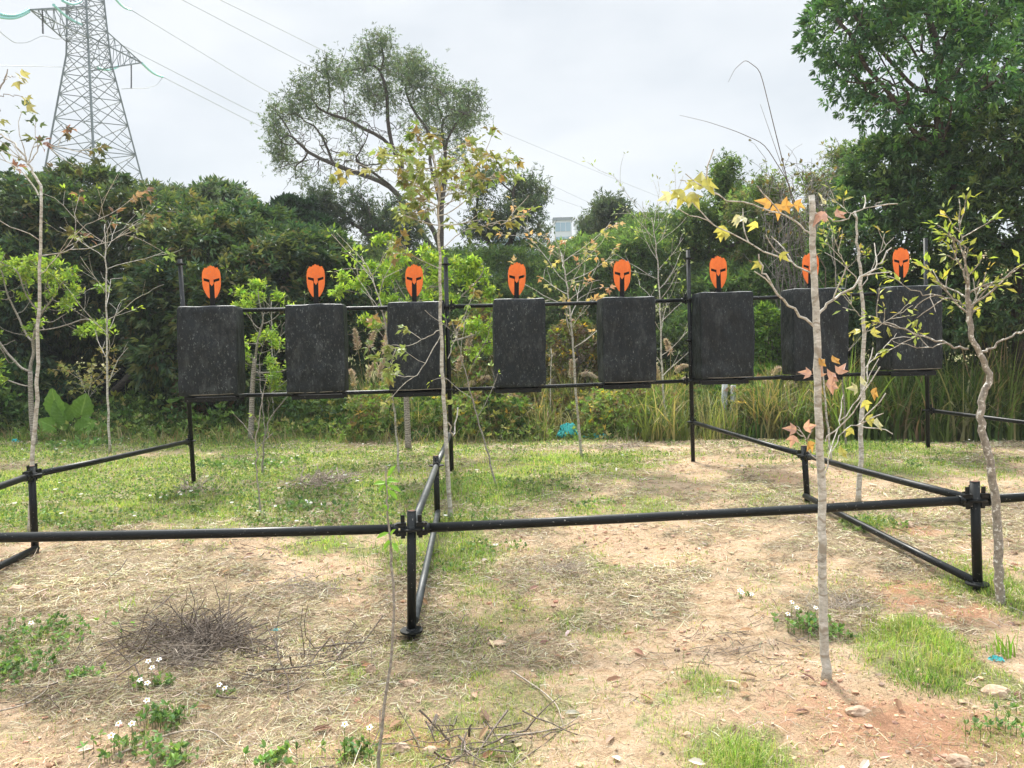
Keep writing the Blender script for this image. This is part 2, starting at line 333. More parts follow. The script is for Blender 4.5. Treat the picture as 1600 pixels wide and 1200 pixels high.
def tarp():
    m, t = newmat('black_tarpaulin'); o = nd_(t, 'ShaderNodeOutputMaterial'); p = nd_(t, 'ShaderNodeBsdfPrincipled'); tcn = nd_(t, 'ShaderNodeTexCoord'); oi = nd_(t, 'ShaderNodeObjectInfo')
    ad = nd_(t, 'ShaderNodeVectorMath', operation='ADD'); sc_ = nd_(t, 'ShaderNodeVectorMath', operation='SCALE'); cmb = nd_(t, 'ShaderNodeCombineXYZ')
    for k in range(3): t.links.new(oi.outputs['Random'], cmb.inputs[k])
    sc_.inputs['Scale'].default_value = 37; t.links.new(cmb.outputs[0], sc_.inputs[0]); t.links.new(tcn.outputs['Object'], ad.inputs[0]); t.links.new(sc_.outputs[0], ad.inputs[1])
    def nz_(scale, detail, mpscale, rough=.6):
        mpn = nd_(t, 'ShaderNodeMapping'); mpn.inputs['Scale'].default_value = mpscale; n = nd_(t, 'ShaderNodeTexNoise'); n.inputs['Scale'].default_value = scale; n.inputs['Detail'].default_value = detail; n.inputs['Roughness'].default_value = rough
        t.links.new(ad.outputs[0], mpn.inputs[0]); t.links.new(mpn.outputs[0], n.inputs[0]); return n
    big = nz_(3, 6, (1, 1, 1)); fleck = nz_(38, 4, (1.3, 1, .6), .8); streak = nz_(7, 7, (1.8, 1, .7), .7); dust = nz_(4.0, 10, (1.3, 1, .8), .78)
    base = ramp(t, [(.3, (.0032, .0052, .0064)), (.7, (.010, .0145, .017))]); t.links.new(big.outputs[0], base.inputs[0])
    fr = ramp(t, [(.585, (0, 0, 0)), (.66, (.95, .95, .95))]); t.links.new(fleck.outputs[0], fr.inputs[0])
    sr = ramp(t, [(.54, (0, 0, 0)), (.76, (.30, .30, .30))]); t.links.new(streak.outputs[0], sr.inputs[0])
    dr = ramp(t, [(.52, (0, 0, 0)), (.70, (.30, .30, .30))]); t.links.new(dust.outputs[0], dr.inputs[0])
    ma = nd_(t, 'ShaderNodeMath', operation='MAXIMUM'); mb_ = nd_(t, 'ShaderNodeMath', operation='ADD', use_clamp=True)
    gate = ramp(t, [(.36, (.3,)*3), (.58, (1,)*3)]); t.links.new(big.outputs[0], gate.inputs[0]); gm = nd_(t, 'ShaderNodeMath', operation='MULTIPLY')
    t.links.new(fr.outputs[0], gm.inputs[0]); t.links.new(gate.outputs[0], gm.inputs[1]); t.links.new(gm.outputs[0], ma.inputs[0]); t.links.new(sr.outputs[0], ma.inputs[1]); t.links.new(ma.outputs[0], mb_.inputs[0]); t.links.new(dr.outputs[0], mb_.inputs[1])
    ml_ = nd_(t, 'ShaderNodeMath', operation='MULTIPLY'); rv = nd_(t, 'ShaderNodeMapRange'); rv.inputs[3].default_value = .50; rv.inputs[4].default_value = .88; t.links.new(oi.outputs['Random'], rv.inputs[0]); t.links.new(rv.outputs[0], ml_.inputs[1]); t.links.new(mb_.outputs[0], ml_.inputs[0])
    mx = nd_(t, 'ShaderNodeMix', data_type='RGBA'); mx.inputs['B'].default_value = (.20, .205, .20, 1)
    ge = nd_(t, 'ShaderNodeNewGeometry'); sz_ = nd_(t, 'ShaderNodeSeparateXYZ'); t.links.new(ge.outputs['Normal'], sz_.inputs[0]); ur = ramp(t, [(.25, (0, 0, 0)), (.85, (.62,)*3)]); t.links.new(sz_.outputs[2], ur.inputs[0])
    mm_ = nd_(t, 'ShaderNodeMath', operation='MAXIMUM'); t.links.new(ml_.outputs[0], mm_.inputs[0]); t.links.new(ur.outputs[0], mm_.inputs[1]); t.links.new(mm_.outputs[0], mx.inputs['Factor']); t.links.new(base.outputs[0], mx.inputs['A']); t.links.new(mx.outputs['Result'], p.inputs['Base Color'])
    rr = ramp(t, [(.3, (.42,)*3), (.7, (.7,)*3)]); t.links.new(dust.outputs[0], rr.inputs[0]); t.links.new(rr.outputs[0], p.inputs['Roughness'])
    b = nd_(t, 'ShaderNodeBump'); b.inputs['Strength'].default_value = 1; b.inputs['Distance'].default_value = .05; fold = nz_(3.2, 7, (1.8, 1, .8), .6)
    p.inputs['Specular IOR Level'].default_value = .30; t.links.new(fold.outputs[0], b.inputs['Height']); t.links.new(b.outputs[0], p.inputs['Normal']); t.links.new(p.outputs[0], o.inputs[0]); return m
M_tarp = tarp()
M_orange = barkmat('orange_paint', (.70, .13, .018), (.88, .19, .024), (9, 9, 7), rough=.6, bump=.15)
_t = M_orange.node_tree; _p = [n for n in _t.nodes if n.type == 'BSDF_PRINCIPLED'][0]; _c = _p.inputs['Base Color'].links[0].from_socket; _n = nd_(_t, 'ShaderNodeTexNoise'); _n.inputs['Scale'].default_value = 55; _n.inputs['Detail'].default_value = 3; _tc = nd_(_t, 'ShaderNodeTexCoord'); _t.links.new(_tc.outputs['Object'], _n.inputs[0])
_r = ramp(_t, [(.66, (0, 0, 0)), (.72, (.7, .7, .7))]); _t.links.new(_n.outputs[0], _r.inputs[0]); _m = nd_(_t, 'ShaderNodeMix', data_type='RGBA'); _m.inputs['B'].default_value = (.30, .20, .15, 1); _t.links.new(_r.outputs[0], _m.inputs['Factor']); _t.links.new(_c, _m.inputs['A']); _t.links.new(_m.outputs['Result'], _p.inputs['Base Color'])
M_matte = plain('matte_black', (.006, .006, .0065), .6, 0, .2)
M_steel = plain('galvanised_steel', (.10, .125, .13), .55, .3, noise=.15, nscale=.6)
M_insul = plain('glass_insulator', (.20, .50, .48), .2)
M_wire = plain('wire', (.32, .34, .36), .6)
M_teal = plain('teal_netting', (.05, .42, .42), .6, noise=.4, nscale=40)

def groundmat():
    m, t = newmat('ground_soil'); o = nd_(t, 'ShaderNodeOutputMaterial'); p = nd_(t, 'ShaderNodeBsdfPrincipled', i_Roughness=.95); p.inputs['Specular IOR Level'].default_value = .15
    tcn = nd_(t, 'ShaderNodeTexCoord'); a = nd_(t, 'ShaderNodeVertexColor', layer_name='Col'); sp = nd_(t, 'ShaderNodeSeparateColor'); t.links.new(a.outputs[0], sp.inputs[0])
    def nz_(s, d, r=.65):
        n = nd_(t, 'ShaderNodeTexNoise'); n.inputs['Scale'].default_value = s; n.inputs['Detail'].default_value = d; n.inputs['Roughness'].default_value = r; t.links.new(tcn.outputs['Object'], n.inputs[0]); return n
    n1 = nz_(9, 8, .72); n2 = nz_(70, 5, .7); n3 = nz_(2.2, 5)
    soil = ramp(t, [(.26, (.30, .18, .105)), (.42, (.52, .36, .22)), (.58, (.66, .48, .325)), (.75, (.74, .59, .43))]); t.links.new(n1.outputs[0], soil.inputs[0])
    red = ramp(t, [(.3, (.36, .17, .09)), (.6, (.55, .31, .19)), (.8, (.66, .46, .33))]); t.links.new(n1.outputs[0], red.inputs[0])
    straw = ramp(t, [(.3, (.15, .11, .065)), (.5, (.34, .265, .165)), (.72, (.54, .45, .30))]); t.links.new(n2.outputs[0], straw.inputs[0])
    gr = ramp(t, [(.3, (.10, .12, .035)), (.55, (.22, .26, .085)), (.75, (.40, .39, .18))]); t.links.new(n2.outputs[0], gr.inputs[0])
    def mix(f, A, B):
        mx = nd_(t, 'ShaderNodeMix', data_type='RGBA'); t.links.new(f, mx.inputs['Factor']); t.links.new(A, mx.inputs['A']); t.links.new(B, mx.inputs['B']); return mx.outputs['Result']
    def edge(ch, amt=.9):
        s = nd_(t, 'ShaderNodeMath', operation='SUBTRACT'); s.inputs[1].default_value = .5; t.links.new(n1.outputs[0], s.inputs[0])
        s2 = nd_(t, 'ShaderNodeMath', operation='MULTIPLY_ADD'); s2.inputs[1].default_value = 1.6; t.links.new(s.outputs[0], s2.inputs[0]); t.links.new(ch, s2.inputs[2])
        r = ramp(t, [(.35, (0, 0, 0)), (.65, (amt,)*3)]); t.links.new(s2.outputs[0], r.inputs[0]); return r.outputs[0]
    n4 = nz_(38, 6, .75); dk = ramp(t, [(.30, (.5,)*3), (.42, (.97,)*3), (.7, (1.1,)*3)]); t.links.new(n4.outputs[0], dk.inputs[0]); sm = nd_(t, 'ShaderNodeMix', data_type='RGBA', blend_type='MULTIPLY'); sm.inputs['Factor'].default_value = 1
    t.links.new(soil.outputs[0], sm.inputs['A']); t.links.new(dk.outputs[0], sm.inputs['B'])
    c = mix(edge(sp.outputs[2], 1), sm.outputs['Result'], red.outputs[0]); c = mix(edge(sp.outputs[1], .85), c, straw.outputs[0]); c = mix(edge(sp.outputs[0], .8), c, gr.outputs[0])
    t.links.new(c, p.inputs['Base Color'])
    b = nd_(t, 'ShaderNodeBump'); b.inputs['Strength'].default_value = 1.0; b.inputs['Distance'].default_value = .022; t.links.new(n2.outputs[0], b.inputs['Height'])
    b2 = nd_(t, 'ShaderNodeBump'); b2.inputs['Strength'].default_value = 1; b2.inputs['Distance'].default_value = .06; t.links.new(n1.outputs[0], b2.inputs['Height']); t.links.new(b.outputs[0], b2.inputs['Normal'])
    t.links.new(b2.outputs[0], p.inputs['Normal']); t.links.new(p.outputs[0], o.inputs[0]); return m
M_ground = groundmat()

# ------------------------------------------------------------------ ground cover masks (patches seen in the photo)
def blobs(lst):
    r = []
    for px, py, rx, ry, a in lst:
        c = G(px, py); e = G(px, min(py+ry, 1190)) if py+ry < 1200 else G(px, py-ry); u = G(px, max(py-ry, 668))
        R = abs(P(px+rx, py, c[1])[0]-c[0]); r.append((c[0], c[1], max(R, .05), max(abs(e[1]-u[1])/2 if py+ry < 1200 else abs(e[1]-c[1]), .05), a))
    return r
GREEN = blobs([(770, 765, 60, 30, 1.1), (660, 860, 60, 32, .9), (730, 880, 50, 50, .6), (900, 722, 75, 16, 1.1), (450, 730, 130, 16, .7), (180, 735, 110, 18, .8), (360, 800, 120, 26, .6), (130, 810, 90, 30, .7), (120, 690, 160, 14, .9), (420, 690, 100, 14, .8),
    (1450, 1040, 70, 60, 1.2), (1560, 920, 60, 50, 1.0), (1440, 990, 50, 30, .8), (1160, 1170, 60, 40, 1.1), (1100, 1070, 70, 25, .6), (1340, 700, 90, 16, .9), (1350, 820, 45, 14, .9), (1390, 740, 80, 20, .4), (940, 890, 40, 20, .4),
    (40, 1010, 50, 40, .8), (250, 1130, 40, 25, .5), (620, 790, 60, 20, .5), (500, 850, 60, 18, .6), (710, 995, 70, 25, .35), (540, 1050, 50, 30, .4), (1580, 1080, 40, 60, .8), (1560, 1180, 60, 40, .6), (900, 970, 30, 20, .4), (60, 760, 80, 25, .5), (250, 850, 100, 14, .3), (740, 790, 40, 40, .5), (780, 1180, 40, 30, .6)])
STRAW = blobs([(300, 990, 150, 90, 1.0), (470, 925, 70, 25, .9), (480, 760, 70, 18, .8), (880, 890, 110, 40, .8), (200, 900, 160, 40, .6), (1300, 950, 90, 40, .7), (700, 1000, 120, 40, .5), (250, 1080, 260, 60, .6), (1000, 750, 200, 30, .5),
    (420, 1020, 180, 50, .6), (1540, 800, 60, 40, .6), (600, 700, 200, 20, .5), (1150, 700, 120, 20, .5), (1000, 880, 200, 40, .35), (1350, 940, 120, 40, .4), (1200, 870, 140, 40, .3)])
REDS = blobs([(1450, 940, 80, 40, 1.0), (1410, 820, 60, 18, .9), (640, 1170, 120, 40, .8), (560, 1110, 60, 25, .6), (220, 1060, 70, 60, .5), (1500, 1160, 150, 60, .35), (590, 960, 60, 20, .4), (1250, 760, 60, 30, .3), (1300, 1120, 160, 60, .3)])
def bl(lst, x, y):
    r = np.zeros(np.shape(x))
    for cx, cy, rx, ry, a in lst: r = r + a*np.exp(-(((x-cx)/rx)**2+((y-cy)/ry)**2))
    return r
def masks(x, y):
    n = fbm(x*.9, y*.9, 31, 4)+.25*(fbm(x*7, y*7, 35, 2)-.5); n2 = fbm(x*3.2, y*3.2, 77, 3)
    far = sstep(4.5, 8.5, y)*(1-.45*sstep(-1, 3, x)); bare = sstep(-.5, 1.5, x)*(1-sstep(3.2, 5.2, y))
    g = .10 + .10*sstep(2.5, 3.5, y)*(1-sstep(0, 2, x)) + .37*far + 1.15*(n-.5) + .5*(n2-.5) + bl(GREEN, x, y) - .12*bare
    s = .38 + 1.7*(fbm(x*1.3+9, y*1.3, 51, 4)-.5) + .8*(fbm(x*4.5, y*4.5, 12, 3)-.5) + .65*bl(STRAW, x, y) - .38*bare
    r = .12 + .8*(fbm(x*.7, y*.7, 91, 3)-.5) + bl(REDS, x, y)
    fr = sstep(13.0, 15.5, y); g = g + .35*fr
    return np.clip(g, 0, 1), np.clip(s, 0, 1), np.clip(r, 0, 1)

ys = np.concatenate([np.linspace(-40, .6, 26)[:-1], .6*np.exp(np.linspace(0, math.log(330/.6), 600))])
sx = np.sinh(np.linspace(-1, 1, 521)*2.2)/math.sinh(2.2)*1.9
X = sx[None, :]*(np.abs(ys)[:, None]+4); Y = np.repeat(ys[:, None], len(sx), 1); Z = gz(X, Y)
g_, s_, r_ = masks(X, Y)
Z = Z + .02*np.clip(s_-.5, 0, 1)*fbm(X*14, Y*14, 3, 3)*(Y < 20) + .03*np.clip(r_-.45, 0, 1)*(fbm(X*9, Y*9, 44, 3))*(Y < 20)
nr, nc = X.shape; ii = np.arange(nr-1)[:, None]*nc + np.arange(nc-1)[None, :]
q = np.stack([ii, ii+1, ii+nc+1, ii+nc], -1).reshape(-1, 4)
mb = MB(); mb.add(np.stack([X, Y, Z], -1).reshape(-1, 3), q, np.stack([g_, s_, r_], -1).reshape(-1, 3), 0, True)
tag(mb.build('ground', M_ground), 'patchy sandy ground with dry straw and thin green grass', 'ground', kind='structure')

# ------------------------------------------------------------------ the black scaffold frame
YAW = .092
A = thing('scaffold_frame', 'black tubular scaffold frame with disc couplings holding up the row of blocks', 'scaffold', G(706, 740))
ORG = np.array(A.location)
def fpost(pts, r=.0245, discs=(), collar=False, top_open=False):
    m = MB(); pts = np.array(pts); tube(m, pts, r, 16, cap=True)
    if top_open:
        d = nrm(pts[-1]-pts[-2]); tube(m, [pts[-1]-d*.002, pts[-1]+d*.004], [r*1.0, r*1.0], 16); tube(m, [pts[-1]+d*.0042, pts[-1]+d*.0052], [r*.8, r*.78], 12, m=1)
    o = m.build('post', [M_black, plain('rust_'+str(rng.integers(9999)), (.13, .06, .035), .9, noise=.3)] if top_open else M_black, A, ORG)
    for q_ in discs:
        c = np.array(q_); m = MB(); th = np.arange(24)*2*np.pi/24
        for z0, z1, R0, R1 in ((-.005, .005, .061, .061),):
            ring = lambda R, z: np.stack([c[0]+R*np.cos(th), c[1]+R*np.sin(th), np.full(24, c[2]+z)], 1)
            V = np.concatenate([ring(R0, z0), ring(R0, z1), ring(.028, z1), ring(.028, z0)]); n = 24; j = np.arange(24); k = (j+1) % 24
            f = np.concatenate([np.stack([a*n+j, a*n+k, b*n+k, b*n+j], 1) for a, b in ((0, 1), (1, 2), (2, 3), (3, 0))])
            holes = np.array([x for x in range(24) if x % 6 in (1, 2, 3)])
            keep = np.ones(len(f), bool); keep[24+holes] = True
            m.add(V, f[keep], None, 0)
        tube(m, [c+[0, 0, -.014], c+[0, 0, .014]], .029, 16)
        m.build('rosette', M_black, o, ORG)
    return o
def wedge(m, c, dirv):
    """ledger head: forked casting and the flat wedge hammered through it"""
    d = nrm(np.array([dirv[0], dirv[1], 0.0])); rz = math.atan2(d[1], d[0]); h = np.array(c) + d*.052
    box(m, h+[0, 0, .022], (.05, .034, .026), rz); box(m, h-[0, 0, .022], (.05, .034, .026), rz); box(m, h+d*.026, (.016, .04, .064), rz)
    box(m, h-d*.006+[0, 0, .012], (.022, .008, .125), rz+.0, tilt=.05)
def rail(p, q, r=.0235, heads=True, name='rail', mm=None):
    p = np.array(p); q = np.array(q); m = MB(); d = nrm(q-p); off = .075 if heads else 0
    tube(m, [p+d*off, p+(q-p)*.33+[0, 0, -.004], p+(q-p)*.66+[0, 0, -.004], q-d*off], r, 14); o = m.build(name, mm or M_black, A, ORG)
    if heads:
        for e, dd in ((p, d), (q, -d)):
            m = MB(); wedge(m, e, dd); tube(m, [e+dd*.07, e+dd*.10], r*1.12, 12); m.build('ledger_head', M_black, o, ORG)
    return o
YF = dict(M=4.1, R=4.3, L=3.75, mM=6.35, mR=6.5, mL=5.4, bL=8.6, bM=8.8, bR=9.1, bRR=9.4)
# joints (pixel, depth)
jM = P(643, 826, 4.1); jR = P(1524, 781, 4.3); jL = P(-250, 844, 3.78); jmM = P(682, 727, 6.35); jmR = P(1257, 711, 6.5); jmL = P(51, 742, 5.4)
jbL = P(297, 689, 8.6); jbM = P(704, 676, 8.8); jbR = P(1081, 659, 9.1); jbRR = P(1450, 641, 9.4)
jFR = P(2460, 722, 4.6); jmRR = P(1880, 693, 6.8)
def gnd(p, s=.02): return np.array([p[0], p[1], float(gz(p[0], p[1]))-s])
bM_ = P(643, 999, 4.1)
fpost([gnd(P(643, 999, 4.1)), P(643, 799, 4.1)], discs=[jM, P(643, 985, 4.1)], top_open=True)
fpost([gnd(P(1528, 922, 4.3)), P(1523, 753, 4.3)], r=.026, discs=[jR, P(1527, 912, 4.3)], top_open=True)
fpost([gnd(P(-240, 1010, 3.78)), P(-252, 815, 3.78)], discs=[jL], top_open=True)
fpost([gnd(P(684, 826, 6.35)), P(681, 713, 6.35)], discs=[jmM], top_open=True)
fpost([gnd(P(1262, 787, 6.5)), P(1256, 697, 6.5)], discs=[jmR], top_open=True)
fpost([gnd(P(55, 862, 5.4)), P(49, 729, 5.4)], discs=[jmL], top_open=True)
fpost([gnd(P(303, 756, 8.6)), P(281, 405, 8.6)], discs=[jbL, P(295, 617, 8.6), P(285, 484, 8.6), P(282, 413, 8.6)])
fpost([gnd(P(706, 738, 8.8)), P(696, 402, 8.8)], discs=[jbM, P(703, 609, 8.8), P(698, 479, 8.8), P(697, 413, 8.8)])
fpost([gnd(P(1083, 722, 9.1)), P(1075, 391, 9.1)], discs=[jbR, P(1079, 595, 9.1), P(1077, 532, 9.1), P(1077, 468, 9.1), P(1076, 404, 9.1)])
fpost([gnd(P(1450, 702, 9.4)), P(1446, 372, 9.4)], discs=[jbRR, P(1450, 580, 9.4), P(1448, 457, 9.4)])
fpost([gnd(jFR), jFR+[0, 0, .09]], discs=[jFR]); fpost([gnd(jmRR), jmRR+[0, 0, .08]], discs=[jmRR])
rail(jM, jR, .0255); rail(jL, jM, .0255); rail(jR, jFR, .0255)
M_dusty = plain('dusty_black_paint', (.035, .04, .038), .5, noise=.5, nscale=18)
rail(jM, jmM, mm=M_dusty); rail(jmM, jbM, mm=M_dusty); rail(jR, jmR); rail(jmR, jbR); rail(jL, jmL); rail(jmL, jbL); rail(jFR, jmRR); rail(jmRR, jbRR)
# low side rails
lo = lambda p, h: gnd(p, -h)
rail(lo(jM, .10), lo(jmM, .10), mm=M_dusty, heads=False); rail(lo(jR, .06), lo(jmR, .06), heads=False); rail(lo(jL, .12), lo(jmL, .04), heads=False)
# back rails: upper and lower between the tall posts
ub = [P(285, 486, 8.6), P(699, 479, 8.8), P(1077, 469, 9.1), P(1448, 456, 9.4)]; lb = [P(295, 620, 8.6), P(703, 609, 8.8), P(1079, 595, 9.1), P(1450, 580, 9.4)]
for U in (ub, lb):
    for a_, b_ in zip(U[:-1], U[1:]): rail(a_, b_, .0225)

# ------------------------------------------------------------------ the eight black blocks and the orange helmet plates
BL = [(279, 368, 478, 618), (447, 537, 475, 614), (607, 694, 471, 610), (773, 853, 466, 604), (942, 1026, 464, 598), (1095, 1180, 456, 591), (1239, 1328, 450, 585), (1392, 1475, 446, 578)]
HP = [(332, 415, 466), (494, 413, 464), (647.5, 413, 463), (807, 410, 461), (972, 405, 455), (1123, 400, 450), (1266, 395, 443), (1408, 387, 434)]
WORDS = ['far left end of the row, beside the first tall post', 'second of the row, above a gap between two saplings', 'third of the row, crossed by the pale maple trunk', 'fourth of the row, narrow with a worn patch',
         'fifth of the row, creased along its top', 'sixth of the row, just right of the tallest post', 'seventh of the row, partly behind the thick pale trunk', 'far right end of the row, behind the yellow twigs']
WORDH = ['above the leftmost black block', 'on the second block from the left post', 'just left of the pale maple trunk', 'above the fourth, narrow worn block', 'on the fifth block, before green trees', 'right beside the tallest scaffold post', 'half hidden by the thick pale trunk', 'at the far right end of the row']
def helmet_outline():
    # x right, y up; unit height 1 (0 bottom .. 1 top), right half then mirrored with the lumpy plume
    R = [(.075, .0), (.10, .005), (.135, .05), (.205, .17), (.25, .30), (.268, .42), (.272, .52), (.275, .66), (.262, .80), (.225, .885), (.20, .90), (.205, .935), (.165, .945), (.15, .925), (.10, .945), (.085, .985), (.04, .965), (.015, 1.0)]
    return R
def helmet(mbo, o, w_, h_, th, ax, up, nrmv):
    """orange face: two cheek halves and a brow joined, open T slot and two slanted eye holes made as gaps"""
    s = h_
    def pt(x, y, z=0): return o + ax*(x*s) + up*(y*s) + nrmv*z
    def poly(pts):
        n = len(pts); F_ = np.array([pt(x, y, th) for x, y in pts]); B_ = np.array([pt(x, y, 0) for x, y in pts])
        mbo.add(np.concatenate([F_, B_]), [list(range(n))], None, 0)
        mbo.f.append((np.array([[2*n-1-i for i in range(n)]])+mbo.n-2*n, 0, False)); mbo.f.append((np.array([[i, i+n, (i+1) % n+n, (i+1) % n] for i in range(n)])+mbo.n-2*n, 0, False))
    R = helmet_outline()
    lower = [(x, y) for x, y in R if y <= .53]; upper = [(x, y) for x, y in R if y > .53]
    for sgn in (1, -1):
        ck = lower + [(.272, .545), (.235, .54), (.09, .495), (.075, .47)]           # cheek plate
        ck = [(sgn*x, y) for x, y in ck]; poly(ck if sgn > 0 else ck[::-1])
        rim = [(.272, .545), (.275, .62), (.235, .62), (.235, .54)]; rim = [(sgn*x, y) for x, y in rim]; poly(rim if sgn > 0 else rim[::-1])
    brow = [(.055, .57), (.235, .62), (.275, .62)] + upper + [(-x-.03*(k == 0), y-.012*(k % 2)) for k, (x, y) in enumerate(upper[::-1])] + [(-.275, .62), (-.235, .62), (-.055, .57)]
    poly(brow)
    poly([(.055, .57), (-.055, .57), (-.06, .45), (0, .37), (.06, .45)])         # nasal
for i, ((x0, x1, y0, y1), (hx, hy0, hy1)) in enumerate(zip(BL, HP)):
    xm = (x0+x1)/2; Yr = 8.6 + (9.4-8.6)*(xm-297)/(1450-297)
    Yf = Yr - .40; a = P((x0+x1)/2, y1, Yf); b = P((x0+x1)/2, y0, Yf); wd = np.linalg.norm(P(x1, y1, Yf)-P(x0, y1, Yf))*1.0; hh = b[2]-a[2]; T = .34
    th = YAW + rng.normal()*.012; ax = np.array([math.cos(th), math.sin(th), 0]); bk = np.array([-math.sin(th), math.cos(th), 0])
    lean = (P((x0+x1)/2, y0, Yf)[0]-a[0])/hh*0.35
    # rounded, slightly slumped body
    nx, ny, nz_ = 22, 12, 30
    m = MB()
    def face(u0_, v0_, f_, nu, nv):
        U, V = np.meshgrid(np.linspace(-1, 1, nu+1), np.linspace(-1, 1, nv+1), indexing='ij'); Pn = f_(U, V).reshape(-1, 3)
        iu = np.arange(nu)[:, None]*(nv+1)+np.arange(nv)[None, :]; return Pn, np.stack([iu, iu+nv+1, iu+nv+2, iu+1], -1).reshape(-1, 4)
    st = np.stack
    faces = [(nx, nz_, lambda U, V: st([U, -np.ones_like(U), V], -1), 0), (nx, nz_, lambda U, V: st([U, np.ones_like(U), V], -1), 1), (ny, nz_, lambda U, V: st([-np.ones_like(U), U, V], -1), 1), (ny, nz_, lambda U, V: st([np.ones_like(U), U, V], -1), 0),
             (nx, ny, lambda U, V: st([U, V, np.ones_like(U)], -1), 0), (nx, ny, lambda U, V: st([U, V, -np.ones_like(U)], -1), 1)]
    sd = i*7.3
    for nu, nv, fn, fl in faces:
        p_, fq = face(0, 0, fn, nu, nv); half = np.array([wd/2, T/2, hh/2]); q_ = p_*half; rad = .024
        inner = np.clip(q_, -(half-rad), half-rad); dd = q_-inner; ln = np.linalg.norm(dd, axis=1, keepdims=True); q_ = np.where(ln > 1e-6, inner+dd/np.maximum(ln, 1e-6)*rad, q_)
        nrm_ = nrm(np.where(ln > 1e-6, dd, 0)+1e-9)
        s1 = fbm((q_[:, 0]+q_[:, 1]*.7)*4+sd, q_[:, 2]*4+sd, 3, 4)-.5; s2 = 1-np.abs(fbm((q_[:, 0]+q_[:, 2]*.6)*5+sd, (q_[:, 2]*.8-q_[:, 0])*2+q_[:, 1]*3+sd, 8, 3)*2-1)
        outw = np.sign(p_)*(np.abs(p_) > .999); topk = sstep(.1, .9, q_[:, 2]/(hh/2))
        q_ = q_ + outw*(s1*.018*(1-.5*topk) + (s2-.6)*.018*(1-.6*topk))[:, None]
        sag = (1-(q_[:, 2]/(hh/2))**2); q_[:, 0] *= 1+.012*sag; q_[:, 1] *= 1+.04*sag
        q_[:, 2] += .002*np.sin(q_[:, 0]*14+sd)*(q_[:, 2] > hh*.4) 
        cc = (a+b)/2 + bk*(T/2); wpt = cc + q_[:, 0:1]*ax + q_[:, 1:2]*bk + np.array([0, 0, 1])*q_[:, 2:3] + ax*(lean*q_[:, 2:3])
        m.add(wpt, fq[:, ::-1] if fl == 1 else fq, None, 0, True)
    base = a + bk*(T/2)
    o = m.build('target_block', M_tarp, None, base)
    tag(o, 'black tarpaulin covered target block, '+WORDS[i], 'target block', 'black target blocks hung along the frame')
    # hem and seam of the cover
    m = MB(); z = .012; W2 = wd/2-.02
    tube(m, [a-ax*W2+bk*.002+[0, 0, z], a-ax*W2*.3+bk*-.001+[0, 0, z-.006], a+ax*W2*.4+[0, 0, z-.004], a+ax*W2+bk*.002+[0, 0, z]], .004, 5)
    m.build('hem', plain('hem_tan_%d' % i, (.20, .17, .13), .9, noise=.3), o, base)
    # angle iron tray under the block, part of the frame
    m = MB(); tc_ = a + bk*.19 + ax*(.025 if i < 3 else -.02) - [0, 0, .035]
    box(m, tc_, (wd*.9, .30, .006), th); box(m, tc_-bk*.15+[0, 0, -.012], (wd*.9, .006, .046), th); box(m, tc_+bk*.15+[0, 0, -.012], (wd*.9, .006, .046), th)
    for s in (-1, 1): box(m, tc_+ax*s*wd*.44+bk*.1+[0, 0, .01], (.04, .42, .03), th)
    m.build('tray', M_black, A, ORG)
    # helmet plate on its stake, stuck upright behind the block
    Yh = Yf+.17; top = P(hx, hy0, Yh); bot = P(hx, hy1, Yh); H = top[2]-bot[2]; axh = np.array([math.cos(th-.05*(i-3.5)*.5), math.sin(th-.05*(i-3.5)*.5), 0]); nh = np.array([axh[1], -axh[0], 0]); tiltv = np.array([0, 0, 1.0])+axh*rng.normal()*.03
    tp = thing('helmet_target', 'orange helmet shaped target plate '+WORDH[i], 'target plate', bot, 'orange helmet plates above the blocks')
    m = MB(); helmet(m, bot, H*.55, H, .004, axh, tiltv, nh); m.build('face_plate', M_orange, tp, bot)
    m = MB(); rz = math.atan2(axh[1], axh[0])
    box(m, bot-nh*.006+[0, 0, H*.22-.15], (H*.145, .008, .30+H*.44), rz); box(m, bot-nh*.004+[0, 0, H*.55], (H*.46, .004, H*.24), rz)
    m.build('stake', M_matte, tp, bot)

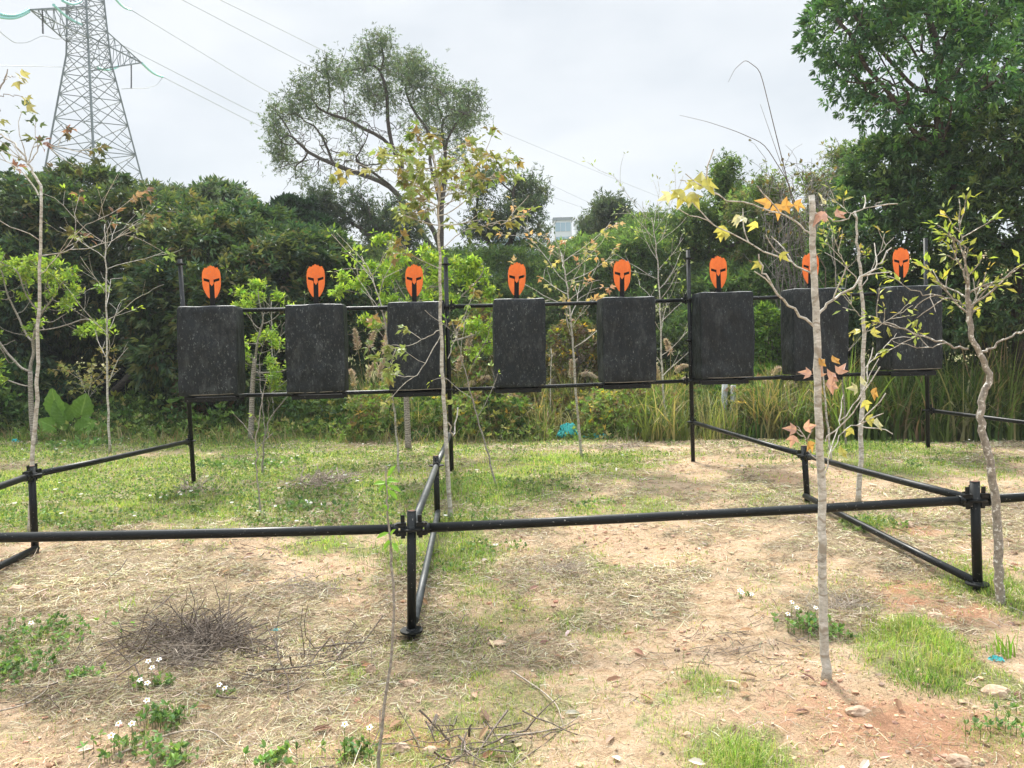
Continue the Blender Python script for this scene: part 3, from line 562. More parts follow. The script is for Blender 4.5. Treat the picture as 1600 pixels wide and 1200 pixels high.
# ------------------------------------------------------------------ pylon and lines
def pylon():
    Yp = 75.0; c = P(149, 300, Yp); cx, cy = c[0], c[1]; zb = float(gz(cx, cy))-.5
    root = thing('pylon', 'tall galvanised lattice pylon rising behind the dark trees', 'pylon', (cx, cy, zb))
    zof = lambda y: P(149, y, Yp)[2]
    z290, z90, z0 = zof(290), zof(90), zof(0); zt = z0+16
    def hd(z):  # half diagonal
        if z > z90: return 1.87+(1.55-1.87)*(z-z90)/(z0-z90)
        return 1.87+(4.35-1.87)*(z90-z)/(z90-z290)
    def corner(k, z):
        a = k*math.pi/2+R_(118.5); return np.array([cx+hd(z)*math.cos(a), cy+hd(z)*math.sin(a), z])
    zs = [zb]
    lv = np.concatenate([np.linspace(zb, z290, 3), z290+(z90-z290)*np.array([.27, .5, .69, .85, 1.0]), z90+(z0-z90)*np.array([.25, .5, .75, 1]), z0+np.linspace(2, 16, 8)])
    for k in range(4):
        m = MB(); tube(m, [corner(k, z) for z in lv], .105, 4, smooth=False); m.build('leg', M_steel, root, (cx, cy, zb))
    m = MB()
    for k in range(4):
        for a, b in zip(lv[:-1], lv[1:]):
            p00, p10, p01, p11 = corner(k, a), corner((k+1) % 4, a), corner(k, b), corner((k+1) % 4, b)
            big = (b-a) > 3.0; r = .045
            for s, e in ((p00, p11), (p10, p01)): tube(m, [s, e], r, 4, smooth=False, cap=False)
            if big or a > z90:
                tube(m, [p01, p11], r*.9, 4, smooth=False, cap=False)
            mid = (p00+p11)/2
            for q0, q1 in ((p00, p01), (p10, p11)):
                tube(m, [q0*.5+q1*.5, (q0+mid)/2], .035, 4, smooth=False, cap=False); tube(m, [q0*.5+q1*.5, (q1+mid)/2], .035, 4, smooth=False, cap=False)
                if big: tube(m, [q0*.75+q1*.25, q0*.5+mid*.5], .03, 4, smooth=False, cap=False); tube(m, [q0*.5+mid*.5, (q0*.5+mid*.5)*.5+.5*(p00+p10)/2], .03, 4, smooth=False, cap=False)
    for z in lv[3:]:
        for k in range(2): tube(m, [corner(k, z), corner(k+2, z)], .04, 4, smooth=False, cap=False)
    m.build('lattice', M_steel, root, (cx, cy, zb))
    tips = []
    def arm(tip, zl, zh, k1, k2):
        m = MB(); A_ = [corner(k1, zl), corner(k2, zl), corner(k1, zh), corner(k2, zh)]; tip = np.array(tip); n = 5
        for p in A_: tube(m, [p, tip], .07, 4, smooth=False, cap=False)
        for j in range(n):
            t0, t1 = j/n, (j+1)/n; L0 = [p*(1-t0)+tip*t0 for p in A_]; L1 = [p*(1-t1)+tip*t1 for p in A_]
            for a, b in ((0, 1), (2, 3), (0, 2), (1, 3)): tube(m, [L0[a], L1[b]], .04, 4, smooth=False, cap=False); tube(m, [L0[b], L0[a]], .035, 4, smooth=False, cap=False)
        m.build('cross_arm', M_steel, root, (cx, cy, zb)); tips.append(tip)
    t1 = P(47, 15, 65.5); t1b = P(84, 7, 66.0); t2 = P(221, 98, 78.5)
    arm(t1, zof(70), zof(20), 1, 2); arm(t2, zof(100), zof(45), 3, 0)
    arm(t1+[0, .3, 9], zof(-60), zof(-95), 1, 2); arm(t2+[2.5, .8, 9.5], zof(-60), zof(-95), 3, 0)
    def insul(p, q, r=.13, mat=None):
        m = MB(); n = 15; p = np.array(p); q = np.array(q); pts = []; rr = []
        for j in range(n+1):
            t = j/n; s = p*(1-t)+q*t+np.array([0, 0, -.25*math.sin(t*math.pi)])
            pts += [s, s+(q-p)/n*.35]; rr += [r, r*.35]
        tube(m, pts, rr, 8); m.build('insulator', mat or M_insul, root, (cx, cy, zb))
    insul(P(45, 15, 65.5), P(2, 22, 60)); insul(P(45, 18, 65.5), P(2, 27, 60)); insul(P(84, 8, 66), P(128, 38, 74)); insul(P(222, 99, 78.5), P(254, 120, 84))
    insul(P(98, 1, 65), P(126, 2, 72)); insul(P(180, -2, 80), P(204, 15, 86)); insul(P(153, 106, 76), P(184, 104, 80))
    insul(P(66, 16, 66), P(67, 52, 66), .09, M_matte); insul(P(205, 100, 78), P(205, 137, 78), .09, M_matte)
    return root
pylon()
def wire(pts, label, r=.035):
    W = [P(*p) for p in pts]; W = np.array(W); n = len(W); m = MB()
    t = np.linspace(0, n-1, 40); out = np.array([np.interp(t, range(n), W[:, k]) for k in range(3)]).T
    for _ in range(3): out[1:-1] = (out[:-2]+2*out[1:-1]+out[2:])/4
    tube(m, out, r, 5); o = m.build('power_line', M_wire, None, W[0]); tag(o, label, 'power line', 'power lines strung from the pylon')
wire([(204, 15, 86), (435, 155, 120), (640, 225, 150), (745, 265, 165), (925, 330, 200), (1100, 385, 240)], 'thin power line falling from the pylon\'s upper arm into the large airy tree', .045)
wire([(254, 120, 84), (405, 197, 100), (700, 320, 135), (980, 410, 170)], 'power line starting at the lower right pylon arm')
wire([(190, 70, 84), (400, 178, 105), (600, 262, 130), (800, 330, 160)], 'power line passing just above the lower right pylon arm')
wire([(270, -8, 80), (400, 60, 95), (500, 112, 110), (745, 232, 150), (930, 322, 190), (1100, 380, 230)], 'power line crossing behind the airy tree below the topmost one', .04)
wire([(320, -12, 75), (400, 27, 85), (527, 90, 105), (750, 192, 140), (1010, 300, 180), (1200, 372, 220)], 'topmost power line reaching farthest across the sky', .042)
wire([(-40, 102, 60), (25, 103, 66), (110, 105, 74), (153, 106, 76)], 'level power line meeting the pylon from the left edge', .03)
wire([(-20, 28, 58), (2, 52, 60), (22, 67, 62), (42, 67, 64), (67, 55, 66), (90, 62, 68), (112, 57, 71)], 'looped jumper cable under the near pylon arm', .03)
wire([(190, 139, 78), (205, 138, 78), (228, 138, 81), (245, 133, 83), (254, 121, 84)], 'looped jumper cable under the far pylon arm', .03)

# ------------------------------------------------------------------ distant buildings
def building(x0, x1, yt, Yd, label, glass, floors, slabw):
    a = P(x0, yt, Yd); b = P(x1, yt, Yd); wdt = b[0]-a[0]; zt = a[2]; zb = float(gz(a[0], Yd))-1; H = zt-zb; cxy = ((a[0]+b[0])/2, Yd+wdt*.4)
    o = thing('tower_building', label, 'building', (cxy[0], cxy[1], zb)); org = (cxy[0], cxy[1], zb)
    m = MB(); box(m, (cxy[0], cxy[1], zb+H/2), (wdt, wdt*.8, H)); m.build('wall', plain('concrete_%d' % x0, (.42, .46, .50), .8, noise=.08, nscale=.3), o, org)
    m = MB(); box(m, (cxy[0], cxy[1], zt+.35), (wdt*slabw, wdt*.9, .7)); m.build('roof', plain('roofslab_%d' % x0, (.10, .13, .15), .7), o, org)
    gm = plain('window_glass_%d' % x0, (.16, .27, .36), .15, 0, .8)
    fh = 3.1
    for k in range(floors):
        z = zt-1.4-k*fh
        for j in range(glass):
            m = MB(); ww = wdt*.9/glass; box(m, (a[0]+wdt*.05+ww*(j+.5), Yd-.03, z), (ww*.9, .12, fh*.62)); m.build('window', gm, o, org)
building(866, 893, 345, 170, 'glass walled tower top with flat dark roof showing over the trees', 3, 5, 1.15)
building(900, 935, 349, 185, 'small dark roofed block beside the glass tower top', 3, 4, 1.1)
building(768, 832, 366, 150, 'pale apartment block with banded windows half hidden by branches', 5, 7, 1.06)
building(795, 818, 393, 120, 'low grey house with wide window bands under the apartment block', 2, 2, 1.1)

# ------------------------------------------------------------------ trees
DG = [(.030, .058, .026), (.042, .078, .028), (.065, .105, .035), (.11, .115, .04)]
def shell_points(lobes, n, holes=.38, inner=.72):
    """points on the outside of a union of ellipsoid lobes; lobes rows: x y z rx ry rz"""
    lobes = np.array(lobes, float); wt = (lobes[:, 3]*lobes[:, 5]+lobes[:, 4]*lobes[:, 5]+lobes[:, 3]*lobes[:, 4]); i = rng.choice(len(lobes), n, p=wt/wt.sum())
    u = nrm(rng.normal(size=(n, 3))); Lb = lobes[i]; s = inner+(1.09-inner)*rng.random((n, 1))**.6
    lump = 1+.34*(fbm(u[:, 0]*3+i*5, u[:, 2]*3+u[:, 1]*2+i, 21, 2)-.5)*2
    p = Lb[:, :3]+u*Lb[:, 3:]*s*lump[:, None]
    keep = np.ones(n, bool)
    for l in lobes:
        keep &= ~((((p-l[:3])/l[3:])**2).sum(1) < .55)
    hn = fbm(p[:, 0]*1.7+p[:, 1]*1.1, p[:, 2]*1.9-p[:, 1]*.6, 66, 3); keep &= (hn > holes) | (rng.random(n) < .25)
    return p[keep], nrm(u[keep]*(1/Lb[keep, 3:]))
def dense_tree(name, label, base, lobes, nspray, per, Lf, Wf, cols, wts, droop=.5, T=T_KITE, mat=None, group=None, cat='tree', holes=.38, trunk_r=.13, spread=.55, branches=True, nbr=260, bark=None, inner=.72):
    root = thing(name, label, cat, base, group); base = np.array(base); lobes = np.array(lobes, float)
    p, u = shell_points(lobes, nspray, holes, inner); mb = MB(); c = pal(len(p), cols, wts)
    k = .62+.85*fbm(p[:, 0]*.8, p[:, 2]*.9+p[:, 1]*.7, 19, 3); c = c*k[:, None]*(1+.05*rng.normal(size=3)*[1, .5, .8])
    up_ = u + np.array([0, 0, .35]); spray(mb, p, up_, per, Lf, Wf, spread, droop, c, T)
    mb.build('crown', mat or M_leaf, root, base)
    m = MB(); cc = lobes[:, :3].mean(0); i = rng.integers(len(lobes), size=nbr); att = lobes[i, :3]+nrm(rng.normal(size=(nbr, 3)))*lobes[i, 3:]*(.35+.5*rng.random((nbr, 1)))
    h = max(lobes[:, 2].min()-lobes[:, 5].max()*.2-base[2], .6); n = 7
    nodes = [base+np.array([0, 0, -.1])] + [base+(np.array([cc[0], cc[1], base[2]+h])-base)*np.array([(k/n)**1.5, (k/n)**1.5, k/n])+rng.normal(size=3)*.04 for k in range(1, n+1)]
    size = lobes[:, 3:].max(); pos, par = colonize(att, nodes, [-1]+list(range(n)), size*.11, size*6, size*.14, 70)
    branch_mesh(m, pos, par, .015, trunk_r, 5); m.build('trunk', bark or M_darkbark, root, base)
    return root
def px_lobes(lst, dz=1.0):
    """(px, py, rx, ry, Y, ry_depth) -> world ellipsoids"""
    r = []
    for px, py, rx, ry, Yd, rd in lst:
        c = P(px, py, Yd); r.append([c[0], c[1], c[2], rx*Yd/F, rd, ry*Yd/F])
    return r
GB = 'dark leafy trees at the forest edge'
LY = [(.042, .078, .042), (.060, .105, .048), (.088, .130, .048), (.16, .175, .062), (.17, .13, .06)]
# left mass, front row at about 14.5 m
dense_tree('broadleaf_tree', 'dark drooping broadleaf tree filling the left edge behind the yellow-green sapling', GY(-40, 15.5), px_lobes([(-60, 400, 120, 90, 15.8, 1.6), (40, 350, 110, 66, 16.5, 1.7), (60, 470, 90, 80, 15.4, 1.3), (-30, 540, 100, 70, 15, 1.2), (20, 610, 80, 50, 14.6, .8)]), 9500, 8, .17, .055, LY, [3, 4, 3, 1, .1], .6, group=GB, inner=.6)
dense_tree('broadleaf_tree', 'dark broadleaf tree below the pylon with drooping olive sprays', GY(190, 16.8), px_lobes([(130, 385, 105, 72, 17, 1.8), (240, 370, 95, 62, 17.2, 1.8), (150, 300, 60, 26, 18.5, 1.4), (215, 470, 100, 85, 16.6, 1.5), (120, 500, 80, 80, 16.6, 1.4), (180, 570, 90, 60, 17.4, 1.0)]), 11000, 8, .18, .058, LY, [3, 4, 3, 1, .15], .6, group=GB, inner=.6)
dense_tree('broadleaf_tree', 'bushy olive tipped tree reaching low behind the leftmost block', GY(330, 15.2), px_lobes([(330, 400, 80, 60, 15.8, 1.4), (270, 470, 62, 66, 14.8, 1.0), (350, 500, 70, 80, 14.6, 1.1), (265, 555, 52, 42, 14.3, .8), (420, 450, 66, 80, 15.6, 1.3), (340, 590, 60, 40, 14.3, .7)]), 10500, 8, .16, .055, LY, [2, 4, 4, 2.4, .4], .6, group=GB, inner=.6)
dense_tree('broadleaf_tree', 'dark leafy tree behind the second block, touching the rounded evergreen', GY(470, 17), px_lobes([(400, 375, 66, 46, 18, 1.5), (480, 430, 70, 70, 17, 1.5), (540, 500, 70, 90, 17, 1.4), (460, 540, 90, 70, 16.5, 1.2)]), 8500, 8, .18, .058, LY, [3, 4, 3, .8, .2], .55, group=GB, inner=.6)
dense_tree('broadleaf_tree', 'vine draped leafy treetop left of the rounded evergreen', GY(350, 21), px_lobes([(350, 325, 42, 32, 21, 1.0), (310, 350, 60, 42, 21, 1.4), (385, 345, 36, 26, 21, 1.0), (255, 335, 50, 34, 22, 1.2)]), 5500, 7, .2, .06, LY, [3, 3, 2, 1, .2], .5, group=GB, holes=.46)
dense_tree('evergreen_tree', 'rounded dark evergreen treetop left of the large airy tree', GY(468, 24), px_lobes([(462, 350, 34, 34, 24, .9), (435, 375, 30, 26, 23.6, .8), (498, 370, 26, 26, 23.6, .7), (466, 390, 58, 36, 23.6, 1.2), (450, 328, 16, 16, 24, .5)]), 7000, 8, .17, .07, [(.020, .048, .022), (.032, .070, .030)], [1, 1], .1, group=GB, holes=.3, inner=.6)

FE = [(.075, .108, .078), (.10, .14, .09), (.125, .165, .095)]
def airy_tree(name, label, base, trunkpts, clusters, Yd, dr, D, dens, r_tip, r_base, nleaf, Lf, Wf, cols, group=None, bare=.25, bark=None, T=T_KITE, spread=.8, droop=.15, lsc=1.0, mat=None, twigs=True, hollow=None):
    """trunkpts: list of polylines (px,py) growing from the base; clusters: (px,py,rx,ry)"""
    root = thing(name, label, 'tree', base, group); base = np.array(base)
    att = []
    for cx, cy, rx, ry, *dk_ in clusters:
        cx, cy = cx, cy+4; rx, ry = rx*.97, ry*.92; c = P(cx, cy, Yd); n = max(int(27*dens*(dk_[0] if dk_ else 1)*rx*ry*(Yd/F)**2), 20); u = nrm(rng.normal(size=(n, 3)))*rng.random((n, 1))**.33
        doff = rng.normal()*dr*.4
        att.append(c + u*np.array([rx*Yd/F, min(rx*Yd/F, dr)*1.0, ry*Yd/F]) + [0, doff, 0])
    att = np.concatenate(att); nodes = [base-np.array([0, 0, .2])]; par = [-1]; key = {}
    for pl in trunkpts:
        prev = 0
        pl = [(p[0], p[1], p[2] if len(p) > 2 else 0) for p in pl]
        start = key.get((pl[0][0], pl[0][1]))
        W = [P(x, y, Yd)+np.array([0, dy, 0]) for x, y, dy in pl]
        if start is None: prev = 0; cur = nodes[0]; seq = W; ks = pl
        else: prev = start; cur = nodes[start]; seq = W[1:]; ks = pl[1:]
        for w_, k_ in zip(seq, ks):
            n = max(int(np.linalg.norm(w_-cur)/D), 1); s0 = cur
            for j in range(1, n+1):
                nodes.append(s0+(w_-s0)*j/n + (rng.normal(size=3)*D*.10 if j < n else 0)); par.append(prev); prev = len(nodes)-1
            cur = w_; key[(k_[0], k_[1])] = prev
    D2 = D*.62
    pos, par = colonize(att, nodes, par, D2, D*14, D2*1.3, 130, .25)
    m = MB(); r, tips, kids = branch_mesh(m, pos, par, r_tip, r_base, 5)
    outer = np.where(r < r_tip*1.9)[0]; outer = outer[outer > len(nodes)]
    if twigs:
        for i in outer[rng.random(len(outer)) < .55]:
            d = nrm(rng.normal(size=3)+nrm(pos[i]-pos[par[i]])*1.2); e = pos[i]+d*D*(.7+rng.random()*.9); tube(m, [pos[i], (pos[i]+e)/2+rng.normal(size=3)*D*.08, e], [r_tip*.8, r_tip*.6, r_tip*.4], 3, cap=False)
    m.build('trunk', bark or M_darkbark, root, base)
    bn = fbm(pos[outer, 0]*.55+3, pos[outer, 2]*.55, 7, 2); leafy = outer[bn > bare]
    if len(leafy) < 8: leafy = outer if len(outer) > 8 else np.arange(len(pos))[-60:]
    if hollow:
        hc = P(hollow[0], hollow[1], Yd); e_ = np.hypot((pos[leafy, 0]-hc[0])/(hollow[2]*Yd/F), (pos[leafy, 2]-hc[2])/(hollow[3]*Yd/F)); leafy = leafy[rng.random(len(leafy)) < sstep(.35, .95, e_)*.93+.07]
    cen = pos[rng.choice(leafy, nleaf)]+rng.normal(size=(nleaf, 3))*D*.62*lsc-[0, 0, D*.35]; mb = MB(); c = pal(nleaf, cols, [1]*len(cols), .25)
    c = c*(.75+.6*fbm(cen[:, 0]*.8, cen[:, 2]*.8, 29, 2))[:, None]
    spray(mb, cen, rng.normal(size=(nleaf, 3))*.6+[0, 0, .5], 6, Lf, Wf, spread, droop, c, T); mb.build('crown', mat or M_leaf, root, base); return root
bt = GY(700, 27)
airy_tree('acacia_tree', 'large airy umbrella shaped tree towering over the middle of the frame', bt,
    [[(700, 520), (697, 430), (690, 400)], [(690, 400), (672, 385), (640, 330), (610, 290), (560, 270), (520, 255), (480, 240), (455, 210)], [(690, 400), (680, 360), (655, 330), (640, 300), (630, 275)], [(630, 275), (625, 240), (600, 215), (540, 185), (495, 170)], [(630, 275), (615, 240), (606, 190), (606, 145), (595, 110)],
     [(690, 400), (688, 330), (670, 250), (675, 210), (640, 165), (630, 130)], [(688, 330, .8), (695, 260, 1), (690, 210, 1), (680, 150, 1)], [(688, 330), (700, 230, -1), (720, 200, -1), (735, 185, -1)], [(610, 290), (560, 262, -1), (500, 265, -1.5), (450, 280, -1.5)], [(520, 255), (505, 215), (490, 190)]],
    [(595, 75, 34, 24), (555, 95, 36, 26), (625, 90, 34, 26), (580, 120, 40, 22), (530, 120, 26, 22), (650, 105, 28, 22), (690, 130, 34, 26), (740, 182, 20, 20), (745, 160, 12, 12), (722, 145, 18, 16), (705, 215, 26, 14), (655, 140, 30, 24), (715, 165, 26, 24), (700, 190, 24, 22), (495, 135, 30, 20), (470, 160, 28, 20), (515, 155, 24, 16), (440, 170, 32, 22), (425, 200, 24, 20), (455, 200, 30, 22), (440, 235, 26, 18), (480, 225, 30, 22),
     (450, 260, 26, 16), (490, 262, 34, 16), (545, 170, 24, 16), (600, 150, 24, 18), (735, 170, 18, 16), (730, 200, 16, 10), (540, 215, 26, 20), (570, 250, 30, 20), (590, 210, 20, 20), (425, 225, 16, 10), (640, 185, 24, 20), (560, 290, 34, 18), (600, 270, 24, 20), (660, 200, 20, 20), (590, 170, 140, 105, .28), (500, 225, 95, 60, .35), (670, 180, 75, 80, .35)], 27, 2.0, .34, 2.2, .012, .15, 8200, .115, .026, FE, bare=.34, hollow=(600, 240, 190, 165), group='airy acacia trees')
airy_tree('acacia_tree', 'feathery lower limbed tree under the umbrella tree, left side', GY(600, 25.5),
    [[(610, 520), (596, 400), (585, 370)], [(585, 370), (560, 355), (525, 335), (505, 310)], [(585, 370), (600, 330), (620, 310)], [(585, 370), (575, 320), (560, 300)]],
    [(510, 305, 28, 24), (530, 335, 34, 20), (580, 330, 40, 34), (620, 340, 36, 34), (600, 370, 46, 30), (560, 300, 26, 14), (640, 370, 34, 40), (590, 410, 50, 30)], 25.5, 2, .32, 2.0, .014, .13, 2900, .16, .036, FE, bare=.30, group='airy acacia trees')
airy_tree('acacia_tree', 'curved trunk airy tree just right of the pale maple', GY(735, 23),
    [[(725, 560), (735, 470), (760, 425), (775, 400), (800, 380)], [(775, 400), (760, 370), (740, 350)], [(800, 380), (806, 340), (800, 300)], [(800, 380), (830, 370), (845, 350)]],
    [(825, 275, 26, 16), (805, 300, 30, 22), (840, 300, 22, 20), (845, 340, 24, 22), (800, 340, 34, 20), (765, 330, 32, 18), (740, 350, 30, 18), (770, 355, 24, 16), (770, 265, 20, 14), (750, 290, 30, 20), (820, 320, 24, 18)], 23, 1.6, .27, 2.4, .012, .12, 2700, .13, .030, FE, bare=.26, group='airy acacia trees')
airy_tree('acacia_tree', 'slim airy treetop above the middle trees, right of the glass tower', GY(940, 30),
    [[(935, 560), (938, 400), (930, 372)], [(930, 372), (955, 345), (965, 335)], [(930, 372), (922, 362)]], [(950, 325, 26, 14), (965, 345, 20, 16), (945, 352, 20, 14), (932, 342, 12, 8), (945, 380, 30, 16)], 30, 1.5, .32, 2.6, .013, .12, 2600, .2, .045, FE, bare=.2, group='airy acacia trees')
airy_tree('acacia_tree', 'spindly dark branched tree behind the tallest scaffold post', GY(1130, 19),
    [[(1130, 560), (1110, 460), (1105, 410)], [(1105, 410), (1115, 350), (1110, 325), (1130, 300)], [(1105, 410), (1150, 380), (1190, 370)], [(1105, 410), (1070, 370), (1055, 345)]],
    [(1115, 275, 20, 18), (1130, 300, 22, 18), (1075, 330, 34, 22), (1060, 360, 26, 20), (1110, 350, 40, 22), (1150, 330, 30, 24), (1175, 370, 40, 26), (1120, 400, 60, 26), (1090, 440, 50, 30), (1160, 440, 40, 34), (1190, 300, 24, 20)], 19, 1.6, .24, 3.2, .010, .12, 8500, .11, .032, [(.08, .13, .06), (.12, .19, .07), (.16, .24, .07)], bare=.22, group='airy acacia trees')
airy_tree('acacia_tree', 'light feathery tree between the tallest post and the glossy trees', GY(1250, 17), [[(1250, 560), (1245, 440), (1240, 380)], [(1240, 380), (1210, 330), (1190, 300)], [(1240, 380), (1270, 330), (1290, 290)], [(1240, 380), (1225, 350), (1170, 340)]],
    [(1190, 300, 34, 24), (1230, 330, 40, 26), (1285, 285, 34, 30), (1300, 330, 34, 34), (1170, 345, 40, 24), (1250, 380, 60, 30), (1310, 245, 20, 20), (1200, 400, 50, 26), (1150, 320, 24, 14)], 17, 1.3, .22, 3.2, .009, .10, 6500, .10, .030, [(.09, .14, .06), (.13, .20, .07), (.18, .26, .08), (.20, .19, .09)], bare=.25, group='airy acacia trees')
airy_tree('hazy_tree', 'pale green treetop behind the dark trees at the left edge', GY(20, 26), [[(20, 500), (22, 330)], [(22, 330), (60, 300)], [(22, 330), (-20, 300)]], [(20, 290, 46, 22), (70, 298, 40, 16), (-30, 290, 50, 26), (110, 300, 30, 12), (20, 330, 90, 30)], 26, 1.6, .32, 2, .012, .12, 3200, .17, .05, FE, bare=.15, group='airy acacia trees')
airy_tree('hazy_tree', 'grey twiggy treetop wrapped in dead vines left of the evergreen', GY(345, 20), [[(350, 480), (345, 345)], [(345, 345), (330, 310), (325, 298)], [(345, 345), (365, 315), (375, 305)]], [(335, 302, 24, 16), (365, 315, 24, 20), (345, 325, 40, 20), (390, 335, 20, 14)], 20, 1.0, .24, 4, .009, .08, 800, .14, .05, FE, bare=.45, group='airy acacia trees', bark=M_vineg)
airy_tree('hazy_tree', 'small ragged treetop above the dark trees right of the pylon', GY(250, 21), [[(255, 480), (256, 330)], [(256, 330), (270, 305)]], [(265, 305, 16, 12), (245, 312, 22, 12), (285, 318, 26, 14), (215, 308, 20, 10)], 21, 1.0, .24, 4, .009, .08, 1300, .16, .05, FE, bare=.2, group='airy acacia trees')
# middle green trees
MG = [(.09, .145, .06), (.125, .20, .07), (.18, .26, .08)]
for nm, lb, bx, Yb, lob, n_ in [
    ('feathery_tree', 'mid green feathery tree between the fourth and fifth plates', 900, 22, [(880, 430, 60, 40, 22, 1.4), (850, 480, 60, 60, 21.5, 1.3), (910, 400, 40, 24, 22.5, 1.0), (900, 500, 70, 60, 21, 1.3)], 8000),
    ('feathery_tree', 'brighter green rounded tree right of the fifth plate', 1010, 21, [(985, 400, 50, 30, 21, 1.3), (1030, 420, 50, 40, 21, 1.3), (950, 440, 46, 40, 20.5, 1.2), (1005, 370, 36, 18, 21.5, .9), (1000, 490, 80, 60, 20.5, 1.4)], 9500),
    ('feathery_tree', 'dark green tree low behind the third and fourth blocks', 760, 21, [(740, 440, 60, 50, 21.5, 1.3), (790, 430, 60, 40, 22, 1.3), (700, 490, 60, 60, 21, 1.3), (790, 500, 60, 60, 21, 1.3), (820, 400, 34, 22, 23, .8)], 8500),
    ('feathery_tree', 'dark green tree under the big umbrella tree behind the third block', 620, 22, [(620, 440, 60, 44, 23, 1.4), (560, 430, 50, 40, 23, 1.3), (660, 480, 50, 60, 22, 1.3), (590, 500, 70, 60, 22, 1.3), (690, 425, 40, 30, 23, 1.0)], 8500),
    ('feathery_tree', 'tall light green crown peeking above the fourth and fifth plates', 960, 27, [(900, 402, 44, 22, 27, 1.3), (965, 384, 40, 20, 27, 1.3), (1015, 360, 44, 24, 27, 1.3), (1060, 385, 40, 26, 27, 1.2), (870, 420, 50, 24, 27, 1.2)], 6000),
    ('feathery_tree', 'pale green crown behind the tallest scaffold post', 1140, 26, [(1100, 380, 44, 24, 26, 1.2), (1160, 370, 44, 26, 26, 1.2), (1210, 385, 46, 34, 26, 1.2), (1260, 370, 40, 34, 26, 1.2), (1130, 410, 60, 30, 26, 1.3)], 6000),
    ('feathery_tree', 'green tree filling the gap behind the sixth and seventh blocks', 1210, 17, [(1150, 470, 60, 50, 17, 1.2), (1230, 450, 70, 50, 17, 1.2), (1200, 520, 80, 50, 16.5, 1.0), (1100, 530, 60, 50, 18, 1.2), (1290, 500, 60, 60, 16.5, 1.0)], 9000)]:
    dense_tree(nm, lb, GY(bx, Yb), px_lobes(lob), n_, 8, .15, .035, MG, [2, 2, 1], .3, group='feathery green trees in the middle distance', holes=.36, inner=.5, spread=.8)
# right glossy trees
GL = [(.070, .130, .062), (.105, .180, .072), (.155, .25, .082), (.25, .34, .10)]
GR = 'glossy leaved trees on the right'
def rosette_tree(lb, base, lobes, n_, wts, trunk_r=.14, holes=.40, inner=.45, per=9, Lf=.11):
    return dense_tree('glossy_leaved_tree', lb, base, lobes, int(n_*1.35), per, Lf, .034, GL, wts, .12, T_OVAL, M_gloss, GR, holes=holes, trunk_r=min(trunk_r, .09), spread=.75, nbr=420, inner=inner)
rosette_tree('tall glossy leaved tree overhanging the upper right corner, sky showing through', GY(1560, 12.5), px_lobes([(1330, 40, 62, 60, 12, .8), (1340, 120, 50, 44, 12, .7), (1420, 90, 80, 80, 12, 1.0), (1400, 150, 70, 40, 11.8, .8), (1500, 40, 90, 80, 12, 1.1), (1500, 130, 80, 50, 11.8, 1.0), (1600, 80, 90, 100, 12.4, 1.2), (1440, 210, 60, 30, 12.3, .7), (1380, -40, 80, 60, 12, 1.0), (1560, -60, 120, 80, 12.4, 1.2), (1690, 60, 90, 110, 12.4, 1.2)]), 9000, [3, 3, 2, .5], .075, holes=.45)
rosette_tree('glossy leaved tree crowding behind the far right plate', GY(1430, 13.2), px_lobes([(1395, 260, 60, 42, 13, .9), (1460, 290, 60, 50, 12.8, .9), (1380, 330, 60, 50, 13, .9), (1340, 390, 60, 50, 13, .9), (1440, 390, 80, 70, 12.8, 1.1), (1330, 470, 60, 60, 13, .8), (1420, 490, 80, 60, 12.8, 1.0)]), 9000, [3, 3, 2, .5], holes=.44)
rosette_tree('glossy leaved tree filling the right edge above the tall grass', GY(1590, 12), px_lobes([(1560, 230, 60, 50, 12, .9), (1600, 330, 80, 70, 11.7, 1.0), (1520, 380, 70, 60, 12, .9), (1590, 450, 80, 70, 11.6, .9), (1500, 480, 60, 60, 12, .8), (1680, 400, 80, 120, 11.8, 1.1), (1690, 230, 70, 80, 12, 1)]), 9500, [3, 3, 2, .7])
# tangle of bare vines left of the glossy trees
def vine_shrub():
    b = GY(1260, 14.5); root = thing('vine_shrub', 'bare grey tangled vines with scattered brown leaves, left of the glossy trees', 'shrub', b); m = MB(); L_ = MB(); tips = []
    for k in range(150):
        px, py = rng.uniform(1190, 1340), rng.uniform(300, 440); p = P(px, py, 14+rng.random()*1.4); d = nrm(np.array([rng.normal()*.7, rng.normal()*.4, .8+rng.random()])); pts = [p]; 
        for j in range(7): d = nrm(d+rng.normal(size=3)*.35-[0, 0, .10*j*.4]); pts.append(pts[-1]+d*.17)
        tube(m, pts, np.linspace(.007, .003, 8), 3, cap=False); tips += pts[3:]
    for k in range(40):
        pts = [b+[rng.normal()*.3, rng.normal()*.3, 0]]; tgt = P(rng.uniform(1190, 1340), rng.uniform(290, 430), 14.5)
        for j in range(1, 10): pts.append(pts[0]+(tgt-pts[0])*j/9+rng.normal(size=3)*.08)
        tube(m, pts, np.linspace(.022, .007, 10), 4, cap=False)
    m.build('stems', barkmat('bark_vine', (.10, .085, .075), (.30, .27, .24)), root, b); tips = np.array(tips); s = tips[rng.choice(len(tips), 260)]
    place(L_, T_OVAL, s, rng.normal(size=(260, 3))-[0, 0, .6], rng.normal(size=(260, 3)), .09, .06, pal(260, [(.10, .10, .04), (.22, .16, .05), (.10, .14, .04)], [1, 1, 1.4])); L_.build('leaves', M_maple, root, b)
vine_shrub()

